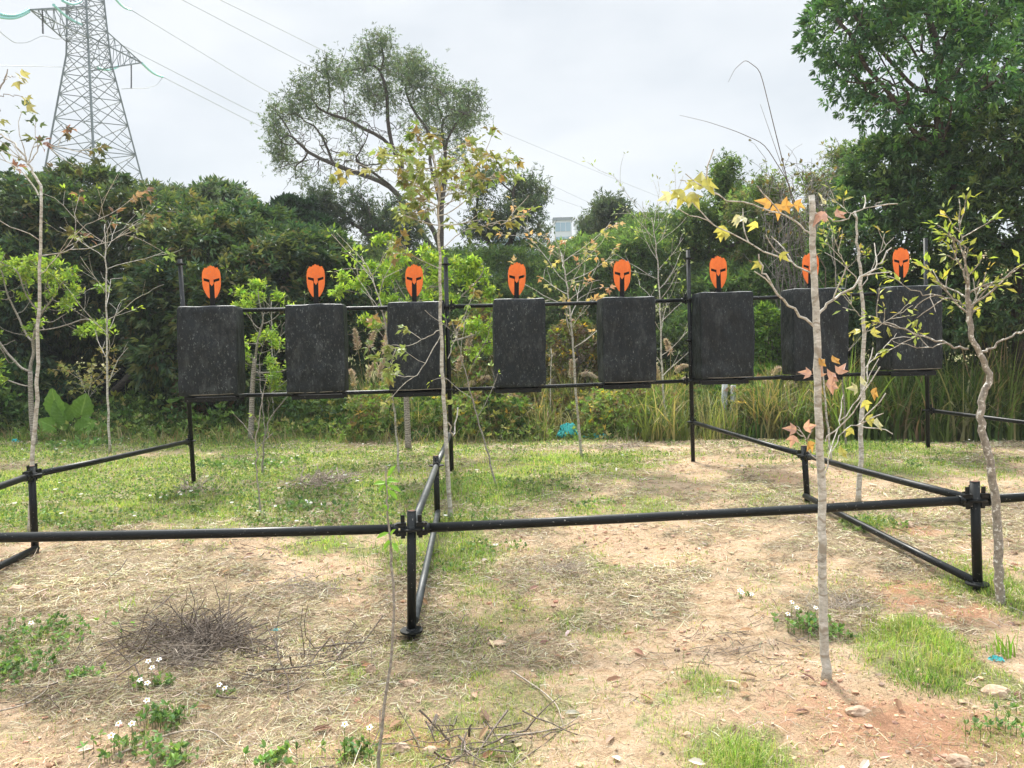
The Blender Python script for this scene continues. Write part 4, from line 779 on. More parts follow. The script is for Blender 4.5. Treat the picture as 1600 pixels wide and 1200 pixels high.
# ------------------------------------------------------------------ young planted trees
def polyP(px, Yd):
    return np.array([P(x, y, Yd) for x, y in px])
def smooth(pts, n=4):
    pts = np.array(pts, float); t = np.linspace(0, len(pts)-1, (len(pts)-1)*n+1); o_ = np.array([np.interp(t, range(len(pts)), pts[:, k]) for k in range(3)]).T
    for _ in range(2): o_[1:-1] = (o_[:-2]+2*o_[1:-1]+o_[2:])/4
    return o_
YG = [(.26, .38, .06), (.36, .48, .08), (.18, .29, .05)]
MO = [(.46, .26, .06), (.26, .25, .06), (.36, .30, .07), (.50, .20, .06)]
def young(label, px, ra, rb, mat, Yd=None, branches=(), auto=None, leaf=None, cat='young tree', name='young_tree', group='young trees planted around the frame', wob=.006, mleaf=None):
    b = G(*px[0]) if Yd is None else GY(px[0][0], Yd); Yd = b[1]; b = b-np.array([0, 0, .02])
    root = thing(name, label, cat, b, group); m = MB(); W = polyP(px, Yd); W[0] = b; W = smooth(W, 5); W[1:-1] += rng.normal(size=(len(W)-2, 3))*wob*np.array([1, 1, .2])
    n = len(W); R = np.linspace(ra, rb, n); R[0] *= 1.25; tube(m, W, R, 10, jit=.12); ends = []; lines = []
    for bp, br0, br1, nd2 in branches:
        B = smooth(polyP(bp, Yd)+np.linspace(0, rng.normal()*(.25 if Yd > 4.5 else .05), len(bp))[:, None]*np.array([0, 1, 0]), 4); B[1:-1] += rng.normal(size=(len(B)-2, 3))*.006; rr = np.linspace(br0, br1, len(B)); tube(m, B, rr, 6, cap=False); lines.append((B, rr, nd2))
    if auto:
        nb, t0, t1, ln0, ln1, el, sub = auto
        for k in range(nb):
            t = t0+(t1-t0)*(k+rng.random()*.8)/nb; i = int(t*(n-1)); az = k*2.4+rng.random(); e = R_(el+rng.normal()*9); d = np.array([math.cos(az)*math.cos(e), math.sin(az)*math.cos(e), math.sin(e)]); Ln = (ln0+(ln1-ln0)*(1-t))*(.75+.5*rng.random())
            pts = [W[i]]; 
            for j in range(6): d = nrm(d+rng.normal(size=3)*.10+[0, 0, .05]); pts.append(pts[-1]+d*Ln/6)
            rr = np.linspace(R[i]*.5, .0035, 7)*1.0; tube(m, pts, rr, 5, cap=False); lines.append((np.array(pts), rr, sub))
    for B, rr, sub in lines:
        ends.append((B[-1], B[-1]-B[-2]))
        for s in range(sub):
            i = rng.integers(max(1, len(B)//4), len(B)); d0 = nrm(B[min(i, len(B)-1)]-B[i-1]); d = nrm(d0+nrm(rng.normal(size=3))*.8+[0, 0, .15]); Ln = min(np.linalg.norm(B[-1]-B[0])*(.25+.35*rng.random()), .17 if Yd < 4.5 else .6); pts = [B[i]]
            for j in range(4): d = nrm(d+rng.normal(size=3)*.12); pts.append(pts[-1]+d*Ln/4)
            tube(m, pts, np.linspace(max(rr[i]*.6, .003), .0022, 5), 4, cap=False); ends.append((pts[-1], d)); ends.append((pts[-2], d))
    m.build('trunk', mat, root, b)
    if leaf and ends:
        per, Lf, Wf, cols, T, frac, spread, droop = leaf; E = [e for e in ends if rng.random() < frac]
        if E:
            c = np.array([e[0] for e in E]); u = np.array([e[1] for e in E]); mb = MB(); spray(mb, c, nrm(u)+[0, 0, .2], per, Lf, Wf, spread, droop, pal(len(c), cols, [1]*len(cols), .2), T, off=.9, upn=.9); mb.build('crown', mleaf or (M_maple if T is T_MAPLE else M_leaf), root, b)
    return root
# bushy yellow-green trees behind the rails
def bushy(label, px, Yd, ra, clusters, dens=26, nleaf=900, trunk=None, bare=.2, wrap=True):
    dens = 170
    b = G(*px[0]) if Yd is None else GY(px[0][0], Yd); Yd = b[1]; root = thing('young_tree', label, 'young tree', b, 'young trees planted around the frame'); m = MB(); W = polyP(px, Yd); W[0] = b-[0, 0, .03]
    nodes = list(smooth(W, 3)); par = [-1]+list(range(len(nodes)-1)); att = []
    for cx, cy, rx, ry in clusters:
        c = P(cx, cy, Yd); n = max(int(dens*rx*ry*(Yd/F)**2), 6); att.append(c+nrm(rng.normal(size=(n, 3)))*rng.random((n, 1))**.33*np.array([rx*Yd/F, rx*Yd/F*.9, ry*Yd/F]))
    nt0 = len(nodes); pos, par = colonize(np.concatenate(att), nodes, par, .085, 4, .12, 90, .16, .03)
    mt = MB(); tube(mt, np.array(nodes), np.linspace(ra, ra*.62, nt0), 10, jit=.1); r, tips, kids = branch_mesh(m, pos, par, .0045, ra*.62, 5)
    m.build('branches', M_sapbark, root, b); mt.build('trunk', M_wrap if wrap else M_whitebark, root, b)
    tp = tips[tips > nt0]; bn = rng.random(len(tp)) > bare; tp = tp[bn]; cen = pos[rng.choice(tp, nleaf)]+rng.normal(size=(nleaf, 3))*.045; mb = MB(); nl = nleaf
    spray(mb, cen, nrm(pos[tp][rng.integers(len(tp), size=nleaf)]*0+rng.normal(size=(nleaf, 3))*.7+[0, 0, .7]), 5, .080, .030, .8, .15, pal(nleaf, YG, [1, 1, 1], .25), T_KITE); mb.build('crown', M_leaf, root, b)
bushy('bushy yellow-green young tree with banded trunk at the left edge', [(50, 700), (49, 650), (47, 580)], 12.3, .052, [(-30, 430, 60, 50), (40, 430, 60, 44), (100, 450, 50, 40), (130, 440, 36, 30), (20, 500, 60, 40), (110, 500, 40, 30), (-50, 520, 50, 50), (-10, 580, 40, 20), (150, 520, 30, 20)], nleaf=1150, bare=.45)
bushy('yellow-green young tree with banded trunk between the first two blocks', [(388, 690), (393, 640), (395, 590), (398, 560)], 12.6, .05, [(400, 470, 40, 34), (440, 490, 30, 34), (400, 540, 46, 34), (430, 570, 34, 30), (390, 460, 26, 20)], nleaf=650, bare=.3)
bushy('wide yellow-green young tree spreading above the second and third blocks', [(635, 700), (636, 650), (634, 600), (633, 540)], 11.4, .05, [(620, 430, 60, 34), (600, 400, 40, 30), (660, 410, 50, 34), (560, 440, 40, 26), (700, 440, 50, 34), (640, 470, 70, 34), (740, 450, 40, 34), (750, 420, 30, 20), (600, 500, 40, 30), (690, 520, 60, 40), (760, 540, 30, 40), (760, 490, 24, 30), (560, 520, 30, 14), (540, 460, 26, 14)], nleaf=1500, bare=.35)

BARE = (3, .07, .05, [(.40, .30, .14), (.35, .22, .12), (.30, .32, .10)], T_MAPLE, .5, .8, .3)
young('pale thin trunked maple at the left with reddish leaf sprays', [(46, 832), (52, 720), (58, 600), (60, 450), (64, 290)], .018, .010, M_whitebark,
      branches=[([(64, 290), (45, 262), (20, 225), (-10, 205), (-40, 195)], .010, .005, 6), ([(60, 305), (30, 265), (0, 250), (-30, 225)], .006, .003, 3), ([(62, 400), (95, 388), (130, 375), (165, 350)], .005, .002, 6), ([(61, 375), (20, 350), (-10, 340)], .004, .002, 4), ([(60, 430), (100, 400), (140, 360), (180, 345)], .004, .002, 5), ([(42, 258), (54, 235), (56, 222)], .005, .003, 2), ([(42, 258), (40, 215), (70, 215), (105, 225)], .004, .003, 5)],
      leaf=(5, .066, .055, [(.09, .12, .06), (.12, .12, .06), (.24, .15, .10), (.18, .22, .08)], T_MAPLE, .75, .9, .25))
young('slim pale sapling with wide bare twigs, left of the leftmost block', [(172, 708), (168, 600), (167, 500), (165, 400), (164, 350)], .018, .007, M_whitebark, auto=(14, .28, .97, 1.1, .4, 38, 3), leaf=(4, .075, .03, YG, T_KITE, .25, .7, .1))
young('small thin sapling beside the big round-leaved plant', [(143, 680), (140, 640), (139, 595)], .012, .006, M_whitebark, auto=(6, .7, 1, .5, .3, 40, 4), leaf=(5, .08, .05, [(.40, .36, .14), (.30, .32, .1)], T_MAPLE, .9, .8, .2))
young('slender leafless sapling behind the gap between the first two blocks', [(428, 672), (426, 600), (425, 520), (424, 470)], .015, .007, M_whitebark, auto=(10, .3, 1, .8, .3, 40, 3), leaf=(3, .07, .03, YG, T_KITE, .5, .7, .1))
young('thin forked sapling standing under the second block', [(410, 741), (412, 690), (420, 655), (440, 630), (460, 608)], .012, .004, M_sapbark, branches=[([(414, 680), (408, 640), (400, 600), (396, 560)], .006, .003, 3), ([(420, 655), (425, 630), (433, 600)], .005, .003, 2)], leaf=(2, .05, .02, YG, T_KITE, .3, .7, .1))
young('very thin dark stemmed sapling left of the small brush heap', [(407, 808), (403, 760), (399, 700), (404, 660), (410, 615)], .008, .004, M_sapbark, auto=(4, .4, 1, .25, .2, 50, 1), leaf=(2, .05, .02, YG, T_KITE, .4, .7, .1))
young('thin pale stem running up behind the third block', [(624, 741), (620, 680), (612, 600), (603, 500), (585, 440), (565, 400)], .013, .005, M_whitebark, auto=(7, .55, 1, .6, .3, 45, 3), leaf=(4, .07, .03, YG, T_KITE, .5, .7, .1))
young('pale maple with a tall crown of orange and olive leaves in the middle', [(704, 812), (697, 700), (692, 600), (688, 500), (687, 400), (685, 320), (682, 270), (672, 225)], .020, .006, M_whitebark,
      auto=(24, .66, .97, .44, .26, 2, 4), branches=[([(690, 520), (665, 570), (650, 590), (620, 585), (608, 560)], .004, .002, 5), ([(690, 515), (665, 530), (640, 540), (615, 545)], .004, .002, 5), ([(689, 390), (720, 360), (760, 350), (790, 345)], .004, .002, 4), ([(700, 660), (706, 690), (712, 640)], .008, .006, 0), ([(688, 330), (730, 290), (770, 268), (785, 260)], .004, .002, 5), ([(688, 420), (650, 405), (625, 390)], .004, .002, 4), ([(700, 560), (715, 520), (735, 470)], .004, .002, 2)],
      leaf=(4, .066, .066, [(.21, .26, .09), (.25, .28, .10), (.28, .22, .09), (.20, .27, .08), (.24, .29, .10)], T_MAPLE, .8, .9, .35))
young('thin leaning stem right of the middle post', [(776, 764), (760, 700), (742, 640), (722, 560), (705, 500)], .010, .004, M_sapbark, auto=(5, .4, 1, .5, .3, 45, 2), leaf=(3, .06, .03, YG, T_KITE, .4, .7, .1))
young('slender pale maple sapling between the fourth and fifth blocks', [(909, 716), (901, 640), (896, 560), (890, 480), (884, 430), (877, 395)], .018, .007, M_whitebark, auto=(15, .45, 1, .75, .45, 28, 3), leaf=(3, .075, .06, [(.52, .36, .20), (.45, .30, .15), (.40, .38, .15)], T_MAPLE, .6, .8, .2))
young('short bare stake-like stem with a dry tip beside the fourth block', [(859, 682), (860, 620), (861, 545)], .010, .006, M_whitebark, auto=(3, .9, 1, .1, .1, 60, 2), leaf=(3, .05, .03, [(.2, .14, .08)], T_KITE, .7, .8, .3))
young('slender pale sapling just right of the fifth block', [(1042, 685), (1037, 620), (1033, 540), (1030, 450), (1025, 380), (1018, 340)], .019, .006, M_whitebark, auto=(18, .30, 1, .9, .4, 42, 3), leaf=(3, .07, .03, [(.34, .42, .16), (.42, .46, .22), (.28, .38, .10)], T_KITE, .6, .7, .1))
young('thick pale trunk standing in the foreground with big yellow and orange leaves', [(1290, 1066), (1287, 960), (1285, 850), (1282, 720), (1279, 600), (1275, 480), (1271, 380), (1268, 305)], .0195, .0125, M_whitebark, wob=.003,
      branches=[([(1275, 512), (1240, 485), (1205, 455), (1185, 425), (1178, 400)], .0062, .003, 1), ([(1276, 495), (1300, 470), (1340, 440), (1375, 415), (1400, 385)], .006, .0025, 3), ([(1271, 375), (1245, 345), (1190, 325), (1120, 305), (1090, 290), (1062, 282)], .004, .002, 3), ([(1272, 430), (1240, 415), (1150, 365), (1110, 340), (1062, 318)], .004, .0018, 4),
                ([(1290, 690), (1315, 660), (1345, 610), (1372, 560)], .003, .0015, 4), ([(1286, 750), (1275, 720), (1262, 690), (1245, 665)], .003, .0015, 3), ([(1289, 740), (1305, 700), (1330, 670), (1365, 660)], .003, .0015, 4), ([(1270, 330), (1300, 350), (1340, 330), (1372, 318)], .003, .0015, 2)],
      leaf=(1, .068, .068, [(.48, .42, .12), (.44, .38, .12), (.52, .32, .10), (.40, .40, .16), (.45, .28, .20)], T_MAPLE, .0, .9, .35))
_q = bpy.data.objects[[o.name for o in bpy.data.objects if o.get('label', '').startswith('thick pale trunk standing')][0]]; _b = np.array(_q.location); mb = MB()
YL, OR, PK, WH = (.42, .40, .11), (.50, .29, .09), (.46, .28, .23), (.45, .44, .28)
for px, py, dx, dz, Lf, cc in [(1093, 297, .15, 1, .105, YL), (1096, 290, 1, .05, .095, YL), (1090, 288, -.9, -.2, .07, YL), (1085, 300, -.5, -.9, .07, WH), (1070, 300, -1, -.3, .085, YL), (1065, 302, -.3, -.9, .08, YL), (1078, 304, .5, -.9, .08, YL), (1048, 303, -.9, -.5, .06, WH), (1130, 352, -.2, -.9, .075, YL), (1140, 365, -.9, -.1, .06, YL),
    (1205, 320, -.9, .3, .075, OR), (1212, 318, .1, -.9, .075, OR), (1220, 322, .9, .1, .07, OR), (1240, 318, .9, -.3, .06, OR), (1285, 318, .4, .9, .07, WH), (1290, 332, -.8, -.6, .075, PK), (1280, 335, .8, -.3, .06, PK), (1305, 338, .9, .4, .06, PK), (1165, 340, -.9, -.3, .07, WH), (1180, 345, -.3, -.9, .06, YL), (1150, 335, .2, -.9, .06, WH), (1190, 410, -.9, -.5, .05, YL), (1220, 395, .4, -.9, .05, YL),
    (1268, 585, -.9, .3, .055, PK), (1276, 590, .3, .8, .06, PK), (1295, 592, .9, .5, .07, PK), (1290, 600, .9, -.2, .08, PK), (1310, 585, .5, .9, .06, PK), (1280, 570, .9, .6, .05, OR), (1300, 565, .8, .3, .05, OR), (1245, 672, -.8, .2, .06, PK), (1240, 680, -.3, -.9, .055, PK), (1255, 668, .9, .1, .06, PK), (1262, 690, .5, -.8, .06, OR), (1345, 600, .9, .3, .06, WH), (1360, 612, .9, -.4, .06, OR), (1350, 625, .3, -.9, .055, YL), (1340, 608, -.9, .2, .06, WH), (1352, 655, .9, -.2, .06, YL), (1365, 662, .9, -.1, .06, WH), (1310, 708, .9, .1, .06, YL), (1330, 668, -.4, -.8, .05, YL), (1345, 518, -.9, .1, .05, YL), (1360, 520, .9, .1, .05, YL)]:
    p = P(px, py, _b[1]+rng.normal()*.06); place(mb, T_MAPLE, p[None], np.array([[dx, rng.normal()*.35, dz]]), np.array([[rng.normal()*.4, -.9, .5+.3*rng.normal()]]), Lf, Lf*.85, [np.array(cc)*(.85+.3*rng.random())])
mb.build('leaves', M_maple, _q, _b)
young('thin pale stem just behind the thick foreground trunk', [(1299, 720), (1294, 670), (1288, 610), (1284, 560)], .012, .008, M_whitebark, wob=.004)
young('white barked sapling with arching twigs in front of the far right block', [(1341, 782), (1345, 700), (1348, 600), (1350, 500), (1345, 430), (1342, 390), (1335, 330)], .022, .008, M_whitebark,
      branches=[([(1352, 575), (1375, 555), (1400, 535), (1415, 520)], .005, .002, 2), ([(1349, 500), (1330, 485), (1310, 460)], .004, .002, 3), ([(1345, 445), (1320, 420), (1300, 395), (1290, 370)], .005, .002, 3), ([(1345, 450), (1362, 425), (1375, 395), (1400, 370)], .004, .002, 3), ([(1350, 520), (1380, 500), (1400, 480)], .003, .002, 3), ([(1336, 340), (1320, 320), (1300, 300)], .003, .002, 3)],
      leaf=(3, .07, .028, [(.34, .40, .10), (.42, .40, .11), (.26, .33, .08)], T_KITE, .6, .8, .2))
young('crooked speckled grey trunk beside the front right post, yellow-green top', [(1563, 945), (1560, 880), (1557, 800), (1548, 720), (1530, 660), (1535, 620), (1547, 590), (1535, 560), (1518, 530), (1512, 480), (1512, 445)], .024, .0105, M_speck, wob=.003,
      branches=[([(1512, 545), (1495, 541), (1460, 530), (1425, 515), (1390, 500), (1372, 492)], .0065, .0028, 3), ([(1528, 552), (1550, 545), (1575, 530), (1610, 512), (1640, 505)], .007, .0035, 3), ([(1512, 480), (1500, 470), (1470, 462), (1440, 452), (1425, 440)], .005, .002, 4), ([(1513, 445), (1500, 425), (1488, 400), (1480, 370)], .006, .003, 4), ([(1514, 445), (1510, 410), (1502, 380), (1500, 345)], .006, .003, 5), ([(1520, 535), (1522, 490), (1518, 465)], .004, .003, 0), ([(1480, 536), (1450, 545), (1420, 542), (1395, 530)], .003, .0015, 2)],
      auto=(6, .86, 1.0, .25, .2, 40, 3), leaf=(4, .052, .021, [(.38, .42, .10), (.44, .42, .11), (.30, .38, .08)], T_KITE, .8, .85, .2))
young('slim grey stem with short twigs left of the far right plate', [(1322, 700), (1318, 620), (1310, 520), (1306, 430), (1300, 370)], .012, .005, M_sapbark, auto=(9, .4, 1, .5, .3, 45, 3), leaf=(4, .06, .03, [(.30, .36, .08), (.36, .30, .10)], T_KITE, .6, .8, .1))
fg = young('thin dark foreground sapling with a few fresh green leaves at its top', [(590, 1222), (597, 1120), (613, 1020), (616, 930), (610, 850), (606, 800), (603, 758), (603, 728)], .0062, .0022, M_sapbark, wob=.0015)
b = np.array(fg.location); mb = MB(); Yd = b[1]
for (px, py, dx, dz, Lf) in [(603, 752, .8, -.1, .055), (604, 754, -.9, .05, .05), (606, 758, .9, -.5, .055), (604, 760, .1, .2, .05), (602, 757, -.5, -.5, .04), (607, 765, .7, -.7, .05), (606, 745, .4, .6, .05), (600, 758, .4, -.9, .045), (610, 800, -.5, .6, .04), (608, 832, -.9, -.3, .05), (609, 838, .5, .7, .04), (612, 842, -.7, -.8, .05), (613, 848, .5, -.6, .045), (611, 850, .9, -.4, .035)]:
    p = P(px, py, Yd); place(mb, T_OVAL, p[None], np.array([[dx, rng.normal()*.4, dz]]), np.array([[.1, -.6, .8]]), Lf, Lf*.4, [(.20, .38, .05)])
mb.build('crown', M_leaf, fg, b)
# branch reaching in at the left edge
young('bare topped sapling at the left edge with a few brown lobed leaves', [(-70, 900), (-60, 600), (-40, 350), (-15, 240), (-5, 180), (0, 140), (12, 108)], .016, .003, M_sapbark, branches=[([(-3, 150), (5, 143), (22, 144)], .003, .002, 0), ([(5, 125), (-5, 110), (-12, 100)], .003, .002, 0)], leaf=(4, .066, .066, [(.30, .26, .14), (.26, .20, .12)], T_MAPLE, 1, .9, .3))
# bare whips against the sky
def whip(label, px, Yd, r):
    m = MB(); W = smooth(polyP(px, Yd), 6); b = GY(px[0][0], Yd); W = np.concatenate([[b], W]); tube(m, W, np.linspace(r, .0025, len(W)), 5); o = m.build('bare_stem', M_twig, None, b); tag(o, label, 'bare stem', 'bare whips against the sky')
whip('long bare whip curling over against the sky, top right', [(1265, 440), (1235, 300), (1210, 200), (1188, 110), (1165, 93), (1148, 108), (1138, 128)], 13.5, .011)
whip('straight bare whip leaning left of the thick pale trunk\'s top', [(1290, 420), (1262, 370), (1236, 300), (1213, 235), (1188, 163)], 12.5, .010)
whip('bare leaning whip crossing below the curled one', [(1260, 400), (1235, 290), (1195, 225), (1150, 205), (1105, 190), (1062, 180)], 13.8, .010)

# ------------------------------------------------------------------ undergrowth along the back edge
def elephant():
    b = GY(108, 13.0); root = thing('elephant_ear_plant', 'large round-leaved plant glowing green at the dark forest edge', 'plant', b)
    for (px, py, Lp, ang, tx) in [(90, 646, 56, 97, -.2), (127, 648, 50, 68, .35), (104, 655, 48, 112, .1), (122, 674, 50, 28, .5), (86, 668, 38, 150, -.5), (98, 668, 34, 80, 0), (150, 672, 34, 10, .5)]:
        base_ = P(px, py, 12.9); L_ = Lp*.70*13/F; a = R_(ang); d = np.array([math.cos(a), -.25, math.sin(a)]); n_ = nrm(np.array([tx, -.8, .45])); d = nrm(d); bb = nrm(np.cross(n_, d)); nn = np.cross(d, bb); m = MB()
        nu, nw = 25, 17; tt = np.linspace(-.22, 1, nu); wprof = .46*np.sin(np.pi*np.clip((tt+.30)/1.32, 0, 1))**.62*(1-.25*sstep(.45, 1, tt)); U, Wq = np.meshgrid(tt, np.linspace(-1, 1, nw), indexing='ij')
        edge_ = 1+.07*np.sin(U*26+rng.random()*6); hw = wprof[:, None]*Wq*edge_; vein = np.cos((U-np.abs(Wq)*.28)*2*np.pi*5.5); notch = np.where(U < 0, -.16*(1-np.abs(Wq))*(-U/.22), 0)
        hgt_ = .05*np.abs(Wq)*1.2 + .012*vein*np.abs(Wq) - .16*np.maximum(U, 0)**2 + .02*np.sin(U*9+Wq*4)
        V = base_ + ((U-notch)*L_)[..., None]*d + (hw*L_)[..., None]*bb + (hgt_*L_)[..., None]*nn; ii_ = np.arange(nu-1)[:, None]*nw+np.arange(nw-1)[None]
        vc = np.clip((vein-.72)*3, 0, 1)*.5+np.clip(1-np.abs(Wq)*9, 0, 1)*.9; cL = np.array([.19, .36, .06])*(.75+.5*rng.random())+vc[..., None]*np.array([.14, .16, .07])
        m.add(V.reshape(-1, 3), np.stack([ii_, ii_+nw, ii_+nw+1, ii_+1], -1).reshape(-1, 4), cL.reshape(-1, 3), 0, True); m.build('leaf', M_maple, root, b)
        m = MB(); tube(m, smooth([b+rng.normal(size=3)*[.05, .05, 0], (b+base_)/2+[0, 0, .1], base_], 4), .012, 6, (.16, .26, .06)); m.build('stalk', M_leaf, root, b)
elephant()
GG = [(.06, .10, .03), (.10, .16, .04), (.16, .20, .06), (.26, .23, .11), (.34, .27, .15)]
def tall_band(name, label, regions, kind='stuff', cat='undergrowth'):
    mb = MB()
    for (x0, x1, Ya, Yb, n, h0, h1, wts, wdt) in regions:
        nc_ = max(n//26, 1); cx = P(1, 600, 1)[0]; Yc = rng.uniform(Ya, Yb, nc_); pxc = rng.uniform(x0, x1, nc_); C = np.array([[P(a, 600, y_)[0], y_] for a, y_ in zip(pxc, Yc)])
        i = rng.integers(nc_, size=n); xy = C[i]+rng.normal(size=(n, 2))*.10; hc = rng.uniform(h0, h1, nc_); h = hc[i]*(.3+.8*rng.random(n)); z = gz(xy[:, 0], xy[:, 1])-.02
        cc = pal(nc_, GG, wts, .2)[i]*(.8+.4*rng.random((n, 1))); blades(mb, np.column_stack([xy, z]), h, wdt*(.7+.6*rng.random(n)), .3+2.0*rng.random(n)**1.2, rng.uniform(0, 2*np.pi, n), cc, 4)
    o = mb.build(name, M_grass); tag(o, label, cat, kind=kind)
tall_band('undergrowth_grass', 'tangle of tall green and dry grass along the back edge of the clearing', [
    (560, 860, 13.2, 15.5, 7000, .25, 1.1, [1.5, 2, 2.5, 3, 2.4], .016), (840, 1130, 13.0, 15.5, 9000, .25, 1.25, [2, 2.5, 2, 3, 2.4], .016), (1100, 1340, 12.0, 14.5, 8000, .3, 1.2, [2, 3, 2, 3, 2], .016),
    (380, 600, 13.6, 15.5, 5000, .3, .8, [2.5, 3, 2, 1, .3], .016), (1300, 1700, 11.4, 13.5, 14000, .8, 1.7, [4, 4, 1.5, 1.2, .8], .026), (-100, 380, 13.4, 15, 3500, .15, .4, [2, 4, 3, .5, 0], .014),
    (-250, 1800, 15, 19, 9000, .6, 1.4, [4, 3, 1, .6, .2], .03), (1300, 1700, 11.0, 12.6, 2600, .9, 1.9, [1, 3, 4, 1, 1], .034), (1000, 1330, 12.0, 13.4, 1300, .6, 1.4, [1, 2, 3, 2, 2], .024), (1180, 1260, 11.8, 12.6, 500, .8, 1.5, [1, 2, 3, 1, 1], .028)])
# leafy weeds at the forest floor
mb = MB(); n = 5200; pxs = rng.uniform(-150, 1250, n); Yc = rng.uniform(13.0, 16.2, n); xs = np.array([P(a, 600, y_)[0] for a, y_ in zip(pxs, Yc)]); h = .1+.55*rng.random(n)**1.6*(.5+fbm(xs*1.2, Yc, 4, 2)); cen = np.column_stack([xs, Yc, gz(xs, Yc)+h])
keep = fbm(xs*.9, Yc*.9, 8, 2) > .42; cen = cen[keep]
spray(mb, cen, np.tile([0, -.2, 1.0], (len(cen), 1)), 8, .11, .05, .9, .1, pal(len(cen), [(.05, .10, .03), (.09, .16, .045), (.15, .24, .06), (.28, .28, .08)], [2, 3, 2, .5]), T_KITE)
tag(mb.build('weeds', M_leaf), 'low leafy weeds under the trees at the back of the clearing', 'weeds', kind='stuff')
mb = MB(); n = 5200; pxs = rng.uniform(-150, 1350, n); Yc = 12.2+2.4*rng.random(n)**.8+.5*fbm(pxs*.01, pxs*0, 3, 2); xs = np.array([P(a, 600, y_)[0] for a, y_ in zip(pxs, Yc)]); h = (.03+.30*rng.random(n)**2)*(.2+1.3*fbm(xs*.8, Yc*.8, 14, 3)); cen = np.column_stack([xs, Yc, gz(xs, Yc)+h])
keep = fbm(xs*.7+5, Yc*.7, 18, 3) > .47; cen = cen[keep]; spray(mb, cen, np.tile([0, -.2, 1.0], (len(cen), 1)), 7, .075, .03, .9, .1, pal(len(cen), [(.17, .25, .07), (.24, .33, .09), (.34, .33, .14), (.12, .19, .05)], [2, 2, 1.3, 1.5]), T_KITE)
xs = rng.uniform(-12, 8, 9000); Yc = 12.0+2.2*rng.random(9000); k_ = fbm(xs*.6, Yc*.6, 88, 3) > .44; xs, Yc = xs[k_], Yc[k_]; n = len(xs); blades(mb, np.column_stack([xs, Yc, gz(xs, Yc)-.01]), .10+.35*rng.random(n)**2, .014, .5+1.8*rng.random(n), rng.uniform(0, 6.28, n), pal(n, GG, [.5, 2, 3, 3, 2.5], .2), 3)
n = 5200; pxs = rng.uniform(540, 1380, n); Yc = rng.uniform(12.4, 14.2, n); xs = np.array([P(a, 600, y_)[0] for a, y_ in zip(pxs, Yc)]); hm = .25+1.1*fbm(xs*1.1, Yc*.9, 33, 3); h = hm*rng.random(n)**.8; cen = np.column_stack([xs, Yc, gz(xs, Yc)+h]); k_ = fbm(xs*1.3+7, Yc*1.3, 38, 3) > .49; cen = cen[k_]
hu = fbm(cen[:, 0]*1.5, cen[:, 1]*1.5, 41, 2)[:, None]; spray(mb, cen, np.tile([0, -.3, .8], (len(cen), 1)), 7, .085, .034, .9, .15, pal(len(cen), [(.14, .21, .06), (.20, .28, .08), (.26, .23, .10), (.20, .14, .09), (.50, .38, .07)], [2.5, 2.2, 1.6, 1.0, .25])*(.7+.6*hu), T_KITE)
tag(mb.build('weeds', M_leaf), 'pale low weeds and grass fringing the back of the clearing', 'weeds', kind='stuff')
# dark hanging brown leaves under the first block tree and hollow bushes behind
def bush(label, px, Yd, lob, n_, cols, wts, Lf=.10, Wf=.04, name='bush', grp='bushes behind the frame'):
    dense_tree(name, label, GY(px, Yd), px_lobes(lob), n_, 8, Lf, Wf, cols, wts, .2, group=grp, cat='bush', trunk_r=.03, nbr=120, holes=.36, inner=.4, spread=.8)
bush('dark bush in the hollow behind the leftmost block', 250, 16.5, [(200, 620, 90, 40, 16.6, .8), (300, 630, 80, 34, 16.2, .7), (80, 620, 90, 50, 16.8, .8), (400, 620, 60, 40, 16, .8)], 4200, [(.012, .024, .012), (.02, .035, .015)], [1, 1], .16, .06)
bush('dry brown hanging bush behind the leftmost block\'s post', 345, 14.0, [(330, 625, 44, 34, 14.2, .5), (300, 600, 26, 24, 14.2, .4)], 900, [(.20, .12, .07), (.12, .08, .05), (.06, .07, .03)], [1, 1, .6], .12, .04)
bush('bright green creeper mound seen between the fifth and sixth blocks', 1195, 14.2, [(1200, 540, 34, 60, 14.4, .5), (1190, 600, 40, 30, 14, .5)], 2600, [(.13, .25, .045), (.20, .34, .06), (.08, .16, .04)], [1, 1, 1])
bush('leafy green shrub below the sixth block', 1195, 13.2, [(1175, 625, 36, 22, 13.2, .4), (1150, 600, 20, 20, 13.3, .3)], 700, [(.13, .24, .05), (.20, .32, .08), (.28, .34, .10)], [1, 1, .6], .13, .06)
bush('olive weedy mound below the second and third blocks', 510, 14.3, [(500, 640, 50, 26, 14.4, .5), (450, 630, 34, 30, 14.6, .5), (550, 650, 30, 20, 14.2, .4)], 1800, [(.13, .17, .045), (.20, .23, .06), (.10, .15, .04)], [1, 1, 1])
bush('green bush at the forest edge behind the banded left trunk', 0, 14.0, [(0, 610, 60, 50, 14, .6), (-60, 580, 60, 60, 14, .7), (60, 660, 40, 20, 13.8, .4)], 2200, [(.04, .08, .03), (.07, .12, .035)], [1, 1])
bush('yellow flecked creeper between the middle post and fourth block', 760, 14.1, [(750, 610, 50, 36, 14.2, .5), (800, 630, 50, 30, 14.2, .5), (720, 580, 30, 30, 14.6, .4), (770, 520, 40, 50, 15, .5)], 1900, [(.15, .15, .05), (.17, .12, .07), (.13, .20, .05), (.42, .34, .06)], [1.4, 1, 1, .18])
bush('yellow-leaved creeper tangle under the fifth block', 930, 14.0, [(900, 640, 50, 26, 14, .5), (960, 620, 50, 30, 14.2, .5), (900, 560, 40, 60, 15.2, .6)], 1800, [(.12, .12, .05), (.14, .19, .05), (.15, .11, .07), (.48, .36, .05)], [1.2, 1.2, 1, .25])
